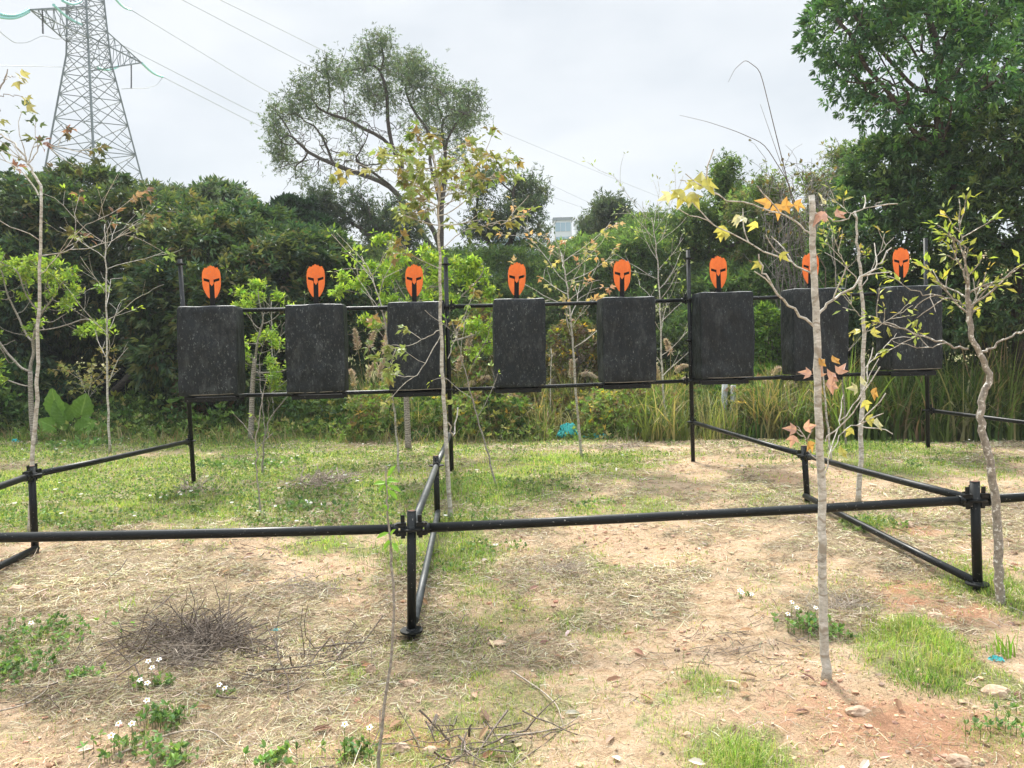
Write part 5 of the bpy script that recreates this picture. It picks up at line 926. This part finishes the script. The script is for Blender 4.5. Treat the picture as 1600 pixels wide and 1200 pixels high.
bush('dark bush behind the fifth and sixth blocks', 1040, 16.2, [(1000, 580, 80, 60, 16.4, .8), (1090, 570, 70, 60, 16.2, .8), (900, 590, 80, 50, 16.6, .8), (760, 590, 90, 50, 16.8, .8)], 4500, [(.03, .05, .02), (.05, .075, .028)], [1, 1], .14, .05)
bush('dark bush under the glossy trees behind tall grass', 1450, 14.2, [(1400, 560, 80, 60, 14.2, .8), (1520, 560, 80, 60, 14, .8), (1620, 560, 70, 70, 13.8, .8), (1300, 580, 50, 40, 14.4, .6)], 4500, [(.03, .06, .022), (.05, .09, .03), (.09, .15, .04)], [1, 1, .6], .14, .045)
# leaning dead trunk
m = MB(); W = smooth([GY(835, 15.4), P(860, 600, 15.3), P(905, 565, 15.2), P(935, 535, 15.1), P(960, 500, 15.0)], 4); tube(m, W, np.linspace(.09, .06, len(W)), 9, jit=.1); o = m.build('dead_trunk', barkmat('bark_dead', (.12, .09, .06), (.33, .27, .19)), None, W[0]); tag(o, 'bare grey-brown dead trunk leaning in the undergrowth left of the fifth block', 'dead trunk')
m = MB(); W = smooth([GY(110, 15.8), P(150, 645, 15.6), P(180, 610, 15.4), P(205, 585, 15.3)], 4); tube(m, W, np.linspace(.09, .07, len(W)), 9, jit=.1); o = m.build('dead_trunk', M_darkbark, None, W[0]); tag(o, 'dark leaning trunk in the hollow behind the round-leaved plant', 'dead trunk')
# silvergrass with plumes
def silver(label, px, Yd, plumes):
    b = GY(px, Yd, 0); root = thing('silvergrass_clump', label, 'grass clump', b, 'plumed silvergrass clumps'); mb = MB(); n = 240
    base_ = np.tile(b, (n, 1))+np.column_stack([rng.normal(size=(n, 2))*.09, np.zeros(n)]); blades(mb, base_, .7+.8*rng.random(n), .012, .3+1.1*rng.random(n), rng.uniform(0, 6.28, n), pal(n, GG, [1, 2, 2, 1.5, 1]), 4); mb.build('blades', M_grass, root, b)
    for (x, y, dx, dy) in plumes:
        m = MB(); tip0 = P(x, y, Yd); tip1 = P(x+dx, y+dy, Yd-.1); W = smooth([b+rng.normal(size=3)*[.05, .05, 0], b+(tip0-b)*.6+[0, 0, .05], tip0], 4); tube(m, W, .004, 4, (.35, .30, .15)); m.build('stalk', M_grass, root, b)
        m = MB(); nn = 260; t = rng.random(nn); c = tip0+(tip1-tip0)*t[:, None]+np.array([0, 0, 1])*(np.sin(t*np.pi)*.04)[:, None]; d = nrm(tip1-tip0)+rng.normal(size=(nn, 3))*.45-[0, 0, .35]
        place(m, T_KITE, c, d, rng.normal(size=(nn, 3)), .10*(1.1-.5*t), .010, pal(nn, [(.62, .52, .38), (.50, .38, .28), (.70, .62, .48)], [1, 1, 1], .12)); m.build('plume', M_straw, root, b)
silver('plumed silvergrass between the second and third blocks, feathery beige heads', 575, 13.6, [(560, 548, -6, -32), (575, 545, 12, -28), (600, 555, 6, -40), (572, 590, 14, -22), (590, 590, 10, -28), (556, 605, -8, -26), (603, 520, 2, -30), (610, 590, 8, -30)])
silver('small plumed silvergrass right of the middle post', 725, 13.8, [(728, 550, 8, -26), (715, 580, 6, -22), (745, 600, 18, -10), (725, 605, 14, -6), (768, 600, 20, -4)])
silver('single drooping silvergrass plume left of the fifth block', 890, 14, [(905, 583, 26, 6), (893, 590, 0, -26)])
silver('plumed silvergrass between the fifth block and tallest post', 1045, 13.7, [(1048, 552, -8, -20), (1052, 580, 20, -8), (1030, 600, -6, -30), (1065, 590, 12, 6), (1082, 565, 4, -24)])
silver('low silvergrass clump below the seventh block', 1215, 13, [(1205, 585, 14, -8), (1225, 600, 16, 2), (1210, 605, -14, -8)])
# broken pipes and low wall by the undergrowth
pm = plain('grey_pipe', (.34, .36, .37), .7, noise=.2, nscale=10)
for k, (x0, y0, x1, y1, r, lb) in enumerate([(1130, 660, 1132, 600, .05, 'pale grey pipe stub standing left of its pair under the sixth block'), (1142, 658, 1146, 602, .045, 'slightly darker grey pipe stub leaning beside the pale one'), (1184, 655, 1183, 612, .035, 'thin grey pipe stub near the leafy shrub')]):
    m = MB(); a = GY(x0, 12.9); tube(m, [a, P(x1, y1, 12.9)], r, 12); o = m.build('pipe', pm, None, a); tag(o, lb, 'pipe')
# teal netting scraps
def scrap(label, px, py, wpx, hpx):
    c = G(px, py); Yd = c[1]; sw = wpx*Yd/F/2; sh = hpx*Yd/F; n = 26; U, V = np.meshgrid(np.linspace(-1, 1, n), np.linspace(-1, 1, n), indexing='ij')
    h = np.maximum(1-(U**2+V**2), 0)**.5*sh*(.3+1.3*fbm(U*3+px, V*3, 2, 4)); jitx = (fbm(U*4+px, V*4, 71, 3)-.5)*.4; v = np.stack([c[0]+(U+jitx)*sw, c[1]+V*sw*.5, c[2]+h-.004], -1).reshape(-1, 3)
    i = np.arange(n-1)[:, None]*n+np.arange(n-1)[None]; q_ = np.stack([i, i+n, i+n+1, i+1], -1).reshape(-1, 4); keep = (fbm(U*7, V*7+px, 5, 2)[:-1, :-1].ravel() > .33) & ((U**2+V**2)[:-1, :-1].ravel() < .95)
    m = MB(); m.add(v, q_[keep], None, 0, False); o = m.build('netting_scrap', M_teal, None, c); tag(o, label, 'netting', 'scraps of teal netting')
scrap('crumpled teal netting heap below the gap beside the fourth block', 888, 688, 40, 26); scrap('flat torn teal netting trailing right of the heap', 930, 686, 50, 9); scrap('small teal scrap in grass left of the fifth sapling', 1002, 676, 16, 5)
scrap('teal scrap between two left saplings', 155, 679, 24, 9); scrap('smaller teal scrap right of the slim left sapling', 210, 681, 14, 6); scrap('tiny teal scrap by the banded left trunk', 24, 692, 12, 6); scrap('grey-teal plastic scrap near the brush pile', 432, 988, 20, 4); scrap('teal string scrap in the right foreground grass', 1556, 1030, 26, 8)

# ------------------------------------------------------------------ ground cover: grass, straw, pebbles
def scatter(n, ymin=1.5, ymax=15.5, pw_=1.0):
    u = rng.random(n); y = ymin*(ymax/ymin)**(u**pw_); x = rng.uniform(-1, 1, n)*(.78*y+.9); return x, y
mb = MB(); x, y = scatter(900000, 1.6, 16); g, s, r = masks(x, y); cl = fbm(x*5, y*5, 61, 2); keep = rng.random(len(x)) < np.clip((g-.12)*1.25, .05, 1)*np.clip((cl-.28)*2.4, .12, 1); x, y, g = x[keep], y[keep], g[keep]; n = len(x)
z = gz(x, y); hh = (.012+.045*g*rng.random(n)+.018*rng.random(n))*(1+.3*sstep(3, 10, y)); tall = bl(GREEN[10:14]+GREEN[28:30], x, y); hh = hh*(1+.9*np.clip(tall, 0, 1)*rng.random(n))
wd_ = np.maximum(.0019, y*.0009)*(.6+.8*rng.random(n)); c = (.65+.7*fbm(x*1.7, y*1.7, 47, 3))[:, None]*pal(n, [(.22, .34, .06), (.31, .42, .09), (.15, .25, .05), (.42, .44, .15), (.52, .47, .24)], [3, 3.4, 1.3, 2.2, 1.4], .25)
blades(mb, np.column_stack([x, y, z-.004]), hh, wd_, .3+2.5*rng.random(n), rng.uniform(0, 6.28, n), c, 3)
tag(mb.build('grass', M_grass), 'short patchy green grass growing over the clearing', 'grass', kind='stuff'); NG = n
mb = MB(); x, y = scatter(1250000, 1.5, 15.5); g, s, r = masks(x, y); keep = rng.random(len(x)) < np.clip((s-.22-.10*(1-sstep(3.5, 5, y)))*1.6, .10, 1)*np.clip((fbm(x*7, y*7, 23, 3)-.24)*3, .2, 1); x, y, s = x[keep], y[keep], s[keep]; n = len(x); z = gz(x, y)+rng.random(n)*.022*np.clip(s, 0, 1)
az = rng.uniform(0, 6.28, n); Ls = (.025+.075*rng.random(n)); th2 = az+rng.normal(size=n)*.5; wd_ = np.maximum(.0011, y*.00062)*(.5+1.0*rng.random(n)**2)
p0 = np.column_stack([x, y, z+.002]); d1 = np.column_stack([np.cos(az), np.sin(az), rng.normal(size=n)*.22]); d2 = np.column_stack([np.cos(th2), np.sin(th2), rng.normal(size=n)*.22]); p1 = p0+d1*Ls[:, None]*.5; p2 = p1+d2*Ls[:, None]*.5
sd_ = np.column_stack([-np.sin(az), np.cos(az), rng.normal(size=n)*.5])*wd_[:, None]*.5; v = np.stack([p0-sd_, p0+sd_, p1-sd_, p1+sd_, p2-sd_*.4, p2+sd_*.4], 1)
f = (np.arange(n)*6)[:, None, None]+np.array([[0, 1, 3, 2], [2, 3, 5, 4]])[None]; tn = fbm(x*2.1, y*2.1, 57, 3)[:, None]; c = (.45+1.0*tn)*pal(n, [(.47, .38, .25), (.34, .26, .17), (.60, .52, .37), (.20, .145, .095), (.68, .62, .48), (.42, .40, .18)], [3, 3, 2.4, 2.4, 1.0, 1.4], .25)
mb.add(v.reshape(-1, 3), f.reshape(-1, 4), np.repeat(c, 6, 0)); tag(mb.build('straw', M_straw), 'dead dry grass and straw littering the sandy soil', 'straw', kind='stuff')
mb = MB(); x, y = scatter(60000, 2.2, 14); g, s, r = masks(x, y); keep = (fbm(x*1.6+3, y*1.6, 27, 3)+.35*(g-.4)-.10*sstep(0, 3, x)*(y < 9) -.6*(1-sstep(4.2, 5.6, y)) > .60); x, y = x[keep], y[keep]; n = len(x); cen = np.column_stack([x, y, gz(x, y)+.01+.05*rng.random(n)*sstep(2, 7, y)])
spray(mb, cen, np.tile([0, 0, 1.0], (n, 1)), 4, np.float64(.026), .016, 1.1, .0, pal(n, [(.15, .24, .07), (.21, .31, .09), (.11, .19, .06), (.28, .32, .11)], [2, 2, 1.5, 1]), T_KITE, upn=1.2)
k_ = rng.random(n) < .0045*(y > 5); m5 = cen[k_]; n5 = len(m5); a5 = rng.uniform(0, 6.28, n5*5); c5 = np.repeat(m5+[0, 0, .06], 5, 0); place(mb, T_KITE, c5, np.column_stack([np.cos(a5), np.sin(a5), .3+0*a5]), np.tile([0, -.6, 1.0], (n5*5, 1)), .022, .018, [(.8, .8, .78)])
tag(mb.build('weeds', M_leaf), 'small clover-like weeds and white flowers among the grass', 'weeds', kind='stuff')
# pebbles and clods
mb = MB(); x, y = scatter(110000, 1.5, 10); g, s, r = masks(x, y); keep = rng.random(len(x)) < np.clip(.15+r*1.3+(.5-s)*.6-g*.4, 0, 1)*np.clip((fbm(x*2.3, y*2.3, 44, 2)-.3)*2.4, .08, 1); x, y = x[keep], y[keep]; n = len(x)
ico = np.array([[0, 0, 1], [.89, 0, .45], [.28, .85, .45], [-.72, .53, .45], [-.72, -.53, .45], [.28, -.85, .45], [.72, .53, -.45], [-.28, .85, -.45], [-.89, 0, -.45], [-.28, -.85, -.45], [.72, -.53, -.45], [0, 0, -1]])
icf = np.array([[0, 1, 2], [0, 2, 3], [0, 3, 4], [0, 4, 5], [0, 5, 1], [1, 6, 2], [2, 7, 3], [3, 8, 4], [4, 9, 5], [5, 10, 1], [6, 7, 2], [7, 8, 3], [8, 9, 4], [9, 10, 5], [10, 6, 1], [11, 7, 6], [11, 8, 7], [11, 9, 8], [11, 10, 9], [11, 6, 10]])
sz = (.0024+.0085*rng.random(n)**9)*(1+.08*y); V = ico[None]*(1+.30*rng.normal(size=(n, 12, 1)))*np.stack([sz*1.2, sz, sz*.8], 1)[:, None, :]; a = rng.uniform(0, 6.28, n); ca_, sa_ = np.cos(a)[:, None], np.sin(a)[:, None]
V = np.stack([V[..., 0]*ca_-V[..., 1]*sa_, V[..., 0]*sa_+V[..., 1]*ca_, V[..., 2]], -1)+np.column_stack([x, y, gz(x, y)+sz*.15])[:, None]
mb.add(V.reshape(-1, 3), ((np.arange(n)*12)[:, None, None]+icf[None]).reshape(-1, 3), np.repeat(pal(n, [(.40, .26, .155), (.47, .33, .205), (.36, .20, .12), (.52, .40, .28), (.20, .13, .09)], [3, 3, 2, .5, .7], .2), 12, 0)); M_stone = plain('stone', (0, 0, 0), .9, attr=True)
tag(mb.build('gravel', M_stone), 'small pebbles and clods of orange soil', 'gravel', kind='stuff')
# larger single stones
def stone(label, px, py, wpx, hpx, col):
    c = G(px, py); Yd = c[1]; rx = wpx*Yd/F/2; rz = hpx*Yd/F*.45; import bmesh
    bm = bmesh.new(); bmesh.ops.create_icosphere(bm, subdivisions=3, radius=1); V = np.array([v.co[:] for v in bm.verts]); Fc = np.array([[v.index for v in f.verts] for f in bm.faces]); bm.free()
    k = 1+.55*(fbm(V[:, 0]*1.3+px, V[:, 1]*1.3+V[:, 2]*1.7, 14, 3)-.5)+.10*(fbm(V[:, 0]*6, V[:, 2]*6+V[:, 1]*5, 15, 2)-.5); V = np.round(V*4.0)/4.0*.35+V*.65; V = V*k[:, None]*np.array([rx, rx*.75, rz]); m = MB()
    m.add(V+c+[0, 0, rz*.3], Fc, col, 0, False); o = m.build('stone', M_rock, None, c); tag(o, label, 'stone', 'loose stones on the ground')
M_rock = barkmat('stone_rough', (.30, .19, .125), (.50, .37, .26), (25, 25, 25), rough=.95)
for a in [('flat greyish pink stone at the left edge above the leafy weeds', 26, 923, 30, 14), ('upright pinkish stone chip below the front middle post', 581, 1052, 18, 24), ('brown rounded clod under the twigs at the bottom', 628, 1172, 30, 26), ('reddish clod right of the brown one at the bottom', 672, 1175, 26, 16), ('broken pale stone beside the grey plastic chip', 640, 1070, 22, 14),
          ('lone pale stone right of the front middle post', 988, 888, 15, 11), ('wide flat sandy stone right of the thick trunk base', 1342, 1115, 38, 20), ('small whitish stone in the bottom middle', 1074, 1145, 16, 10), ('large sandy clod at the right edge', 1555, 1085, 44, 24), ('sandy boulder tip at the lower right edge', 1500, 1192, 40, 26),
          ('flat pinkish stone right of the thin foreground sapling', 777, 1007, 28, 8), ('red-brown clod in the red soil patch', 1460, 962, 26, 12), ('rust red rock beside the low right rail', 1416, 822, 24, 12)]: stone(a[0], a[1], a[2], a[3], a[4], (.5, .38, .28))
# fallen dead leaves
mb = MB(); x, y = scatter(420, 1.7, 9); n = len(x); a = rng.uniform(0, 6.28, n); place(mb, T_OVAL, np.column_stack([x, y, gz(x, y)+.012]), np.column_stack([np.cos(a), np.sin(a), rng.normal(size=n)*.25]), np.column_stack([rng.normal(size=(n, 2))*.4, np.ones(n)]), .05+.04*rng.random(n), .02+.012*rng.random(n), pal(n, [(.36, .21, .13), (.22, .13, .09), (.55, .40, .28), (.60, .52, .42)], [2, 2, 1, .8]))
tag(mb.build('leaf_litter', M_straw), 'scattered curled brown dead leaves on the soil', 'leaf litter', kind='stuff')
# twig heaps
def heap(label, px, py, wpx, n, h, Lm, r=.0028, up=8, spike=.35, col=None, flat=.5):
    c = G(px, py); R = wpx*c[1]/F/2; m = MB(); sub = [(rng.normal()*R*.38, rng.normal()*R*.3, .35+.9*rng.random(), rng.uniform(0, 3.14)) for _ in range(6)]
    for k in range(n):
        sx1, sy1, hs, sa = sub[rng.integers(6)]; a = rng.uniform(0, 6.28); rr = R*.55*rng.random()**.6; b0 = c+np.array([sx1+math.cos(a)*rr*(1.4 if math.cos(sa) > 0 else .8), sy1+math.sin(a)*rr*.8, 0]); top = h*hs*max(1-(rr/(R*.55))**1.3, .03)
        b0[2] = float(gz(b0[0], b0[1]))+rng.random()*top; az = rng.uniform(0, 6.28); el = rng.normal()*.36; d = np.array([math.cos(az)*math.cos(el), math.sin(az)*math.cos(el), math.sin(el)]); Ln = Lm*(.4+.8*rng.random()); pts = [b0-d*Ln/2]
        for j in range(5): d = nrm(d+rng.normal(size=3)*.16-[0, 0, .04]); pts.append(pts[-1]+d*Ln/5)
        pts = np.array(pts); pts[:, 2] = np.maximum(pts[:, 2], gz(pts[:, 0], pts[:, 1])+.002); tube(m, pts, np.linspace(r*(.5+rng.random()), r*.35, 6), 4, cap=False)
    for k in range(up):
        az = rng.uniform(0, 6.28); d = nrm(np.array([math.cos(az)*.7, math.sin(az)*.5, 1.0])); pts = [c+np.array([rng.normal()*R*.25, rng.normal()*R*.2, h*.3])]
        for j in range(6): d = nrm(d+rng.normal(size=3)*.2); pts.append(pts[-1]+d*spike*(.4+rng.random())/6)
        tube(m, pts, np.linspace(r*1.5, r*.5, 7), 5, cap=False)
        tube(m, [pts[3], pts[3]+nrm(d+rng.normal(size=3)*.6)*spike*.25], [r, r*.4], 4, cap=False)
    o = m.build('twig_heap', col or M_twig, None, c); tag(o, label, 'twig heap', 'heaps of dead twigs', 'stuff' if h < .02 else None)
M_twiggrey = barkmat('twig_grey', (.20, .155, .12), (.46, .39, .31), (60, 60, 60))
heap('large tangled heap of dead dark twigs at lower left', 300, 1005, 210, 560, .15, .44, .0026, 9, .32)
heap('grey root-like twig clump below the large heap', 320, 1035, 130, 260, .08, .24, .002, 0, col=M_twiggrey)
heap('low brush heap with a dark stub in the left middle ground', 492, 758, 110, 240, .10, .42, .005, 6, .25, col=M_twiggrey)
heap('flattened brown twig mat above the front rail shadow, left', 468, 922, 100, 160, .05, .28, .002, 0, col=M_twiggrey)
heap('long dark twigs lying bundled left of the front middle post', 470, 1030, 190, 70, .03, .6, .004, 0)
heap('crossed dark twigs at the bottom behind the thin sapling', 720, 1158, 240, 46, .04, .42, .0042, 2, .1)
heap('dry brown grass tangle right of the front middle post', 880, 890, 90, 200, .05, .22, .0016, 0, col=M_twiggrey)
heap('dry twigs scattered left of the thick foreground trunk base', 1310, 950, 110, 160, .04, .26, .002, 0, col=M_twiggrey)
heap('dead grass tuft right of the tall middle post', 980, 700, 60, 90, .08, .4, .004, 0, col=M_twiggrey)
heap('dead twigs around the low left rail', 300, 770, 90, 90, .06, .4, .004, 3, .2, col=M_twiggrey)
def stick(label, px, r):
    pts = [G(x, y)+[0, 0, .01+.02*rng.random()] for x, y in px]; m = MB(); W = smooth(pts, 4); tube(m, W, np.linspace(r, r*.4, len(W)), 6); o = m.build('stick', M_twiggrey, None, pts[0]); tag(o, label, 'stick', 'single sticks on the ground')
stick('long pale arched stick at the lower left', [(180, 1185), (230, 1160), (280, 1145), (330, 1147), (362, 1172)], .006); stick('thin dark stick slanting at the left edge', [(0, 1118), (40, 1105), (75, 1085), (78, 1062)], .004)
stick('curved grey twig near the bottom middle', [(800, 1055), (850, 1085), (872, 1110), (880, 1135)], .0045); stick('dark twig lying flat at the bottom middle', [(770, 1149), (830, 1148), (880, 1138), (905, 1120)], .004); stick('pale stick right of the large heap', [(345, 1000), (380, 985), (400, 970), (420, 975)], .006)
heap('thin dark sticks strewn along the bottom left', 150, 1080, 420, 60, .015, .4, .0028, 0)
heap('thin sticks strewn around the front middle post foot', 640, 1010, 300, 90, .015, .28, .002, 0)
heap('scattered thin twigs in the right foreground', 1150, 1010, 420, 60, .012, .22, .0017, 0)
heap('thin twigs lying around the left mid ground', 380, 880, 460, 70, .015, .35, .0025, 0)
# broad leafed weeds and daisies as separate small plants
def weed(label, px, py, n, spread_, Lf, cols, flowers=0, hgt=.12, name='weed_plant', cat='weed', grp='small leafy weeds'):
    c = G(px, py); root = thing(name, label, cat, c, grp); mb = MB(); xy = rng.normal(size=(n, 2))*np.array([spread_, spread_*.7]); n = max(int(n*.75), 6) if False else n; h = (hgt*(.42 if c[1] < 6 else .8))*(.15+.85*rng.random(n)); Lf = Lf*(.72 if c[1] < 6 else 1); gx, gy = c[0]+xy[:, 0], c[1]+xy[:, 1]; cen = np.column_stack([gx, gy, gz(gx, gy)+h])
    for k in range(n): tube(mb, [np.array([gx[k], gy[k], cen[k, 2]-h[k]-.01]), cen[k]], .0014, 3, (.12, .18, .05), cap=False)
    spray(mb, cen, np.tile([0, 0, 1.0], (n, 1)), 5, Lf, Lf*.55, .9, .0, pal(n, cols, [1]*len(cols)), T_OVAL, upn=1.4); mb.build('leaves', M_leaf, root, c)
    for k in range(flowers):
        fx = rng.normal()*spread_*.9; fy = rng.normal()*spread_*.7; hz_ = hgt*(.55+.5*rng.random()); tp_ = np.array([c[0]+fx, c[1]+fy, float(gz(c[0]+fx, c[1]+fy))+hz_]); m = MB(); tube(m, [tp_-[0, 0, hz_], tp_-[.004, 0, hz_*.5], tp_], .0013, 4, (.14, .20, .06), m=1)
        a = np.arange(5)*2*np.pi/5+rng.random(); nv = nrm(np.array([rng.normal()*.3, -.5, .9])); e1 = nrm(np.cross(nv, [0, 1, .2])); e2 = np.cross(nv, e1); d = np.cos(a)[:, None]*e1+np.sin(a)[:, None]*e2
        place(m, T_OVAL, np.tile(tp_, (5, 1)), d, np.tile(nv, (5, 1)), .015, .010, [(.80, .80, .78)], 0); fl = m.build('flower', [M_petal, M_leaf], root, c)
        m = MB(); m.add(ico*np.array([.005, .005, .004])+tp_+nv*.003, icf, (.7, .45, .03), 0, True); m.build('flower_centre', M_yel, fl, c)
M_petal = plain('white_petal', (.80, .80, .78), .6); M_yel = plain('yellow_centre', (.75, .42, .02), .7)
WG = [(.15, .25, .08), (.20, .31, .10), (.12, .21, .07)]
weed('spreading mat of small leafy weeds at the left edge', 62, 1000, 120, .17, .034, WG, 1); weed('leafy weed mat lower at the left edge', 20, 1055, 90, .12, .034, WG); weed('small leafy weed left of the twig heap bottom', 130, 1065, 36, .05, .03, WG)
weed('daisy plant with five white flowers in front of the twig heap', 240, 1075, 30, .06, .032, WG, 5, .10); weed('leafy green weed below the daisies', 252, 1130, 50, .06, .035, WG, 1); weed('daisy stems with white flowers at the bottom left', 200, 1170, 34, .08, .035, WG, 3)
weed('broad leafed weed on the bottom edge left of centre', 265, 1190, 30, .05, .04, WG); weed('daisy plant with two flowers by the bottom of the thin sapling', 555, 1180, 26, .045, .034, WG, 2, .13); weed('green weed at the bottom edge beside the daisies', 430, 1190, 24, .05, .04, WG); weed('single white daisy right of the twig heap', 348, 1085, 10, .03, .025, WG, 2, .05)
weed('leafy weed with small white flowers left of the thick trunk', 1255, 985, 44, .07, .034, WG, 4, .16); weed('upright narrow weed behind the thick trunk base', 1300, 1000, 26, .05, .034, WG, 0, .12); weed('weeds with white flowers below the small brush heap', 480, 800, 60, .14, .035, WG, 7, .08); weed('white flowered weed left of the small brush heap', 255, 780, 40, .14, .035, WG, 6, .06)
weed('round green weed patch at the right edge', 1585, 1150, 30, .08, .03, WG); weed('leafy weeds behind the left rail', 130, 700, 90, .35, .06, WG, 8, .1); weed('leafy weeds behind the back left post', 390, 730, 90, .30, .05, WG, 5, .1); weed('small leafy plant right of the thick foot of the maple', 655, 690, 50, .12, .05, [(.08, .15, .05)], 0, .18); weed('weeds around the far left flowers', 380, 670, 90, .5, .06, WG, 12, .2); weed('weeds with flowers under the round-leaved plant', 100, 678, 90, .4, .06, WG, 14, .2)
weed('small white flowered weed cluster right of the front post', 1165, 932, 8, .03, .02, WG, 4, .04)
# bold grass clumps
def clump(label, px, py, n, R, h, wdt, cols, lean=1.0):
    c = G(px, py); xy = rng.normal(size=(n, 2))*R; gx, gy = c[0]+xy[:, 0], c[1]+xy[:, 1]*.8
    if n < 70:
        o = thing('grass_clump', label, 'grass clump', c, 'thicker grass clumps')
        for k in range(n):
            m1 = MB(); blades(m1, np.array([[gx[k], gy[k], float(gz(gx[k], gy[k]))-.005]]), h*(.45+.7*rng.random()), wdt, .2+lean*rng.random(1), rng.uniform(0, 6.28, 1), pal(1, cols, [1]*len(cols), .2), 4); m1.build('blade', M_grass, o, c)
        return
    mb = MB(); blades(mb, np.column_stack([gx, gy, gz(gx, gy)-.005]), h*(.25+.95*rng.random(n)**1.4)*np.exp(-.35*(xy[:, 0]/R)**2), wdt*(.6+.7*rng.random(n)), .2+(lean+1.2)*rng.random(n), rng.uniform(0, 6.28, n), pal(n, list(cols)+[(.46, .42, .20)], [1]*len(cols)+[.5], .25)*(.7+.6*fbm(gx*6, gy*6, 4, 2))[:, None], 4)
    o = mb.build('grass_clump', M_grass, None, c); tag(o, label, 'grass clump', 'thicker grass clumps', 'stuff')
GC = [(.14, .26, .04), (.22, .36, .06), (.10, .19, .04)]
clump('bold bright green grass clump at the right edge', 1568, 1020, 26, .03, .15, .010, [(.24, .40, .07), (.18, .32, .05)], 1.1); clump('lush grass clump in the right foreground', 1455, 1070, 900, .10, .085, .0032, GC); clump('lush grass clump behind the larger right one', 1470, 1010, 700, .14, .07, .003, GC); clump('grass clump at the bottom right of centre', 1165, 1185, 600, .085, .085, .003, GC)
clump('grass clump around the front right post foot', 1555, 925, 800, .20, .09, .0035, GC); clump('grass clump left of the grassy bottom patch', 1090, 1065, 260, .10, .06, .0028, GC); clump('grass tuft at the middle post foot', 730, 870, 900, .22, .10, .004, GC); clump('grass clump left of the middle mid-ground post', 770, 768, 1400, .36, .11, .006, GC); clump('grass clump near the fourth gap sapling', 900, 722, 1100, .42, .11, .007, GC)
clump('long bladed green tuft left of the heap top', 198, 955, 24, .04, .11, .006, [(.28, .38, .10)], 1.3); clump('light green tuft by the right mid rail', 1360, 822, 500, .16, .06, .004, GC); clump('grass patch behind the right mid rail', 1350, 702, 900, .40, .12, .007, GC); clump('grass clump left of the front middle joint', 620, 868, 800, .25, .08, .004, GC); clump('tall green blades beside the pale maple foot', 715, 775, 60, .10, .22, .008, [(.26, .38, .09)], .9)
# ------------------------------------------------------------------ the hazy air
mh, th_ = newmat('hazy_air'); oh = nd_(th_, 'ShaderNodeOutputMaterial'); pv = nd_(th_, 'ShaderNodeVolumePrincipled'); pv.inputs['Color'].default_value = (.95, .97, 1, 1); pv.inputs['Density'].default_value = .0010; pv.inputs['Anisotropy'].default_value = 0; th_.links.new(pv.outputs[0], oh.inputs['Volume'])
mb = MB(); box(mb, (0, 145, 28), (1320, 400, 62)); tag(mb.build('haze', mh), 'thin pale haze in the air over the whole scene', 'haze', kind='stuff')
print('blades', NG, 'objects', len(bpy.data.objects))
